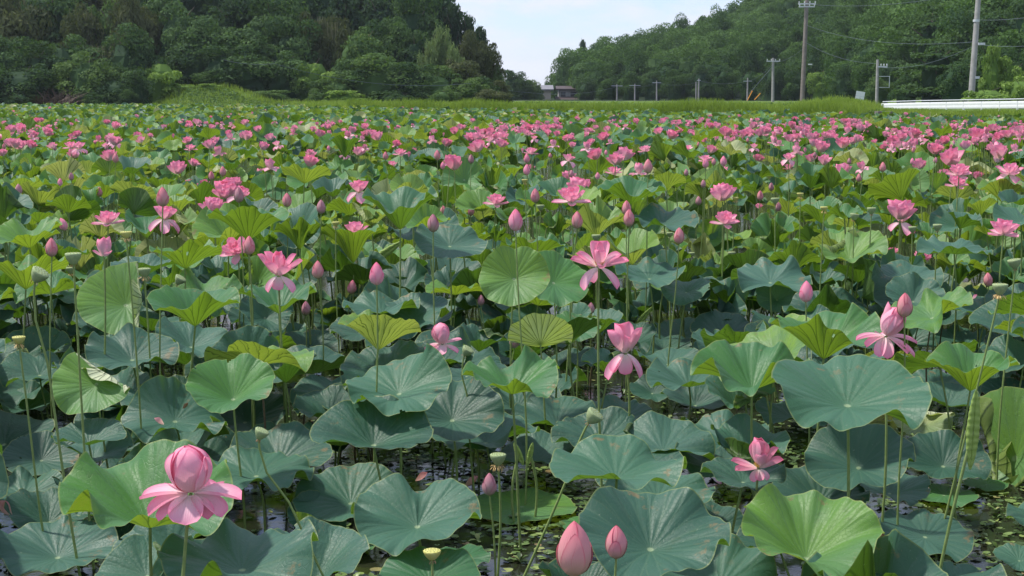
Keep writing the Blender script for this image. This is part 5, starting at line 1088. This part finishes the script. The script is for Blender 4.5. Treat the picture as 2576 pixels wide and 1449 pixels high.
wire(at(690, 160, 124), at(560, 150, 124), .2, 'end of the blue-grey wire vanishing into the left woods', .02)
wire(at(1941, 170, 175), at(1884, 236, 172), .0, 'dark stay wire running down from the pale crossarm pole to the orange guard', .03)
def guard(p0, p1, t, label):
    a, b = at(*p0, t), at(*p1, t); V, Q = tube([a * 0, b - a], .055, 8); e = empty('wire_guard', tuple(a)); link('sleeve', mesh('sleeve', V, Q, None, M_ORANGE), e)
    V, Q = tube([(b - a) * .98, (b - a) * 1.06], .07, 8); link('cap', mesh('cap', V, Q, None, M_ORANGE), e); reg(e, 'wire guard', 'wire guard', p0[0], p0[1], 20, 'orange leaning', 'orange stay wire guards', label, None, t)
guard((1880, 253), (1892, 230), 165, 'brighter orange stay wire guard leaning right at the field edge')
guard((1898, 251), (1912, 236), 172, 'thinner orange stay wire guard, just right of the brighter one')
# sign board seen tilted
e = empty('sign_board', tuple(at(2163, 258, 112))); s = .33
V, Q = box(-s, s, -.015, .015, -.36, .36); a = RAD(-9); R = np.array([[math.cos(a), 0, -math.sin(a)], [0, 1, 0], [math.sin(a), 0, math.cos(a)]]); V = V @ R.T + [0, 0, .48]; link('panel', mesh('panel', V, Q, None, M_WHITE, None, None, False), e)
for sx in (-.2, .24): V, Q = tube([(sx, .04, -.6), (sx - .03, .04, .75)], .025, 8); link('post', mesh('post', V, Q, None, M_STEEL), e)
V, Q = box(-s * .98, s * .98, -.022, -.0155, -.02, .02); link('brace', mesh('brace', V @ R.T + [0, 0, .48], Q, None, M_STEEL, None, None, False), e)
reg(e, 'sign board', 'sign board', 2163, 244, 22, 'tilted white', None, 'small white sign board standing askew above the grassy mound', None, 112)
# guard rail
ts = [(2222, 268, 94), (2310, 266, 90), (2400, 265, 86), (2500, 264, 82), (2600, 263, 78), (2720, 262, 74)]
P = [at(*q) for q in ts]; e = empty('guard_rail', tuple(P[0])); L = Acc(); prof = [(-.2, 0), (-.17, -.05), (-.09, -.08), (-.04, -.05), (0, -.01), (.04, -.05), (.09, -.08), (.17, -.05), (.2, 0)]
V = np.concatenate([np.array([p - P[0] + [0, y, z] for z, y in prof]) for p in P]); m = len(prof); Q = np.concatenate([[(k * m + i, (k + 1) * m + i, (k + 1) * m + i + 1, k * m + i + 1) for i in range(m - 1)] for k in range(len(P) - 1)])
link('beam', mesh('beam', V, Q, None, M_WHITE), e)
for k in range(12):
    u = k / 11 * 5; i = min(int(u), 4); p = P[i] + (P[i + 1] - P[i]) * (u - i); V, Q = tube([p - P[0] + [0, .12, -.9], p - P[0] + [0, .12, .2]], .06, 10); link('post', mesh('post', V, Q, None, M_WHITE), e)
V, Q = tube([p - P[0] + np.array([0, .14, .30]) for p in P], .03, 8); link('top_rail', mesh('top_rail', V, Q, None, M_STEEL), e)
V, Q = tube([np.array([0, -.0, -.17]), np.array([-.08, 0, -.17]), np.array([-.12, 0, 0]), np.array([-.08, 0, .17]), np.array([0, 0, .17])], .05, 8); link('end_cap', mesh('end_cap', V, Q, None, M_WHITE), e)
reg(e, 'guard rail', 'guard rail', 2400, 265, 350, 'white', None, 'long white road guardrail on the bank at far right', 'the white guardrail', 85)
V, Q = box(-.3, .3, -.3, .3, -.35, .12); q = at(2222, 287, 62); o = link('drain_box', mesh('drain_box', V, Q, None, M_WOODP, None, None, False)); o.location = q; reg(o, 'drain box', 'drain', 2222, 287, 30, 'dark concrete', None, 'dark concrete drain end in the bank below the left end of the guardrail', None, 62)
# houses at the head of the valley
def house(px0, px1, yr, ye, yb, t, wall, roof, wins, label, lm, dark=False):
    a, b = at(px0, ye, t), at(px1, ye, t); g = -.2; W = b[0] - a[0]; D = 7.; he = a[2] - g; hr = at(px0, yr, t)[2] - g; e = empty('house', (a[0], t, g))
    V, Q = box(0, W, 0, D, 0, he); link('wall', mesh('wall', V, Q, None, wall, None, None, False), e)
    o = .45; V = np.array([(-o, -o, he - .1), (W + o, -o, he - .1), (W + o, D / 2, hr), (-o, D / 2, hr), (-o, D + o, he - .1), (W + o, D + o, he - .1), (-o, -o, he + .1), (W + o, -o, he + .1), (W + o, D / 2, hr + .2), (-o, D / 2, hr + .2), (-o, D + o, he + .1), (W + o, D + o, he + .1)])
    link('roof', mesh('roof', V, [(0, 1, 7, 6), (6, 7, 8, 9), (9, 8, 11, 10), (4, 10, 11, 5), (0, 3, 2, 1), (3, 4, 5, 2)], [(0, 6, 9), (0, 9, 3), (3, 9, 10), (3, 10, 4), (1, 8, 7), (1, 2, 8), (2, 11, 8), (2, 5, 11)], roof, None, None, False), e)
    V = np.array([(W, 0, he), (W, D, he), (W, D / 2, hr)]); link('gable', mesh('gable', np.concatenate([V, V * [0, 1, 1]]), None, [(0, 1, 2), (3, 5, 4)], wall, None, None, False), e)
    for (wx, wz, ww, wh) in wins:
        V, Q = box(wx * W, wx * W + ww, -.03, .0 - .002, wz * he, wz * he + wh); w_ = link('window', mesh('window', V, Q, None, M_GLASS, None, None, False), e)
        V, Q = box(wx * W - .08, wx * W + ww + .08, -.07, -.032, wz * he - .1, wz * he - .02); link('sill', mesh('sill', V, Q, None, M_WHITE, None, None, False), w_)
    reg(e, 'house', 'house', (px0 + px1) / 2, (yr + yb) / 2, px1 - px0, '', 'houses at the head of the valley', label, lm, t); return e, W, he
house(1338, 1385, 217, 226, 250, 245, M_CREAM, M_ROOFG, [(.50, .74, .35, .5), (.2, .3, .9, .9)], 'cream-walled house with a grey roof between the two hills', 'the cream house')
e_, W_, he_ = house(1405, 1452, 219, 225, 250, 250, M_CONC, M_ROOFD, [(.1, .55, .8, .8), (.62, .55, 1.0, .8)], 'darker two-storey house with white upper wall right of the cream house', None)
V = np.array([(-.6, -2.2, he_ * .30), (W_ + .4, -2.2, he_ * .30), (W_ + .4, 0.0, he_ * .55), (-.6, 0., he_ * .55)]); V = np.concatenate([V, V - [0, 0, .15]]); link('porch_roof', mesh('porch_roof', V, [(0, 1, 2, 3), (7, 6, 5, 4), (0, 4, 5, 1), (1, 5, 6, 2), (2, 6, 7, 3), (3, 7, 4, 0)], None, M_ROOFD, None, None, False), e_)
V, Q = box(-.2, W_, -1.9, -.01, 0, he_ * .30 - .02); link('ground_floor', mesh('ground_floor', V, Q, None, M_CREAM, None, None, False), e_)

#@LABEL
# ------------------------------------------------------------------ labels: every thing described by what stands next to it
LMS = [r for r in REG if r['lm'] and r['label']] + [r for r in REG if r['lm'] and not r['label']]
DIRS = ['right of', 'above and right of', 'above', 'above and left of', 'left of', 'below and left of', 'below', 'below and right of']
for r in REG:                       # a landmark without its own words takes its phrase as the label
    if r['lm'] and not r['label']: r['label'] = r['lm'].replace('the ', '', 1) + (', ' + r['adj'] if len(r['lm'].split()) < 8 else '')
ORD = ['nearest', 'second', 'third', 'fourth', 'fifth', 'sixth', 'seventh', 'eighth', 'ninth', 'tenth', 'eleventh', 'twelfth', 'thirteenth', 'fourteenth', 'fifteenth', 'sixteenth', 'seventeenth', 'eighteenth', 'nineteenth', 'twentieth']
FARG = {}
buckets = {}
for r in REG:
    if r['label']: continue
    if r['kind'] in ('lotus flower', 'lotus bud', 'lotus leaf') and r['w'] < 26:
        key = (r['kind'], r['adj']); r['label'] = 'small %s %s among the many blooms crowding the far half of the pond' % (r['adj'], r['kind'])
        r['o']['group'] = 'small %s %s things far off' % (r['adj'], r['kind']); continue
    up = r['kind'] in ('tree', 'bamboo', 'conifer', 'bush', 'utility pole', 'house')
    C = [l for l in LMS if (l['py'] < 262) == up]
    l = min(C, key=lambda l: (l['px'] - r['px']) ** 2 + (1.6 * (l['py'] - r['py'])) ** 2)
    a = math.atan2(-(r['py'] - l['py']) * 1.3, r['px'] - l['px']); k = int(round(a / (PI / 4))) % 8
    buckets.setdefault((r['adj'], r['kind'], l['lm'], DIRS[k]), []).append((math.hypot(l['px'] - r['px'], l['py'] - r['py']), r))
for (adj, kind, lm, d), L in buckets.items():
    L.sort(key=lambda q: q[0])
    for i, (_, r) in enumerate(L):
        s = '%s %s %s %s' % (adj, kind, d, lm)
        if len(L) > 1: s = ('nearest ' if i == 0 else ORD[min(i, 19)] + ' ') + s
        r['label'] = s
seen = {}
for r in REG:
    w = r['label'].split(); lab = ' '.join(w[:16]); r['o']['label'] = lab; seen.setdefault(lab, []).append(r)
print('LABELS', len(REG), 'distinct', len(seen), 'max words', max(len(k.split()) for k in seen))
for k, v in seen.items():
    if len(v) > 1 and v[0]['w'] >= 26: print('DUP', len(v), k)
from collections import Counter
print(Counter(r['kind'] for r in REG))
# ------------------------------------------------------------------ the air: pale even haze round everything
HV, HQ = box(-430, 430, -14, 620, -2.2, 75)
hz_ = bpy.data.materials.new('haze'); hz_.use_nodes = True; nt_ = hz_.node_tree; nt_.nodes.clear(); ho = nt_.nodes.new('ShaderNodeOutputMaterial'); pv = nt_.nodes.new('ShaderNodeVolumePrincipled')
pv.inputs['Color'].default_value = (.80, .88, 1, 1); pv.inputs['Density'].default_value = .00016; pv.inputs['Anisotropy'].default_value = .2; nt_.links.new(pv.outputs[0], ho.inputs['Volume'])
ho_ = link('haze', mesh('haze', HV, HQ, None, hz_, None, None, False)); ho_['kind'] = 'stuff'; settag(ho_, 'faint pale summer haze in front of the hills', 'haze')
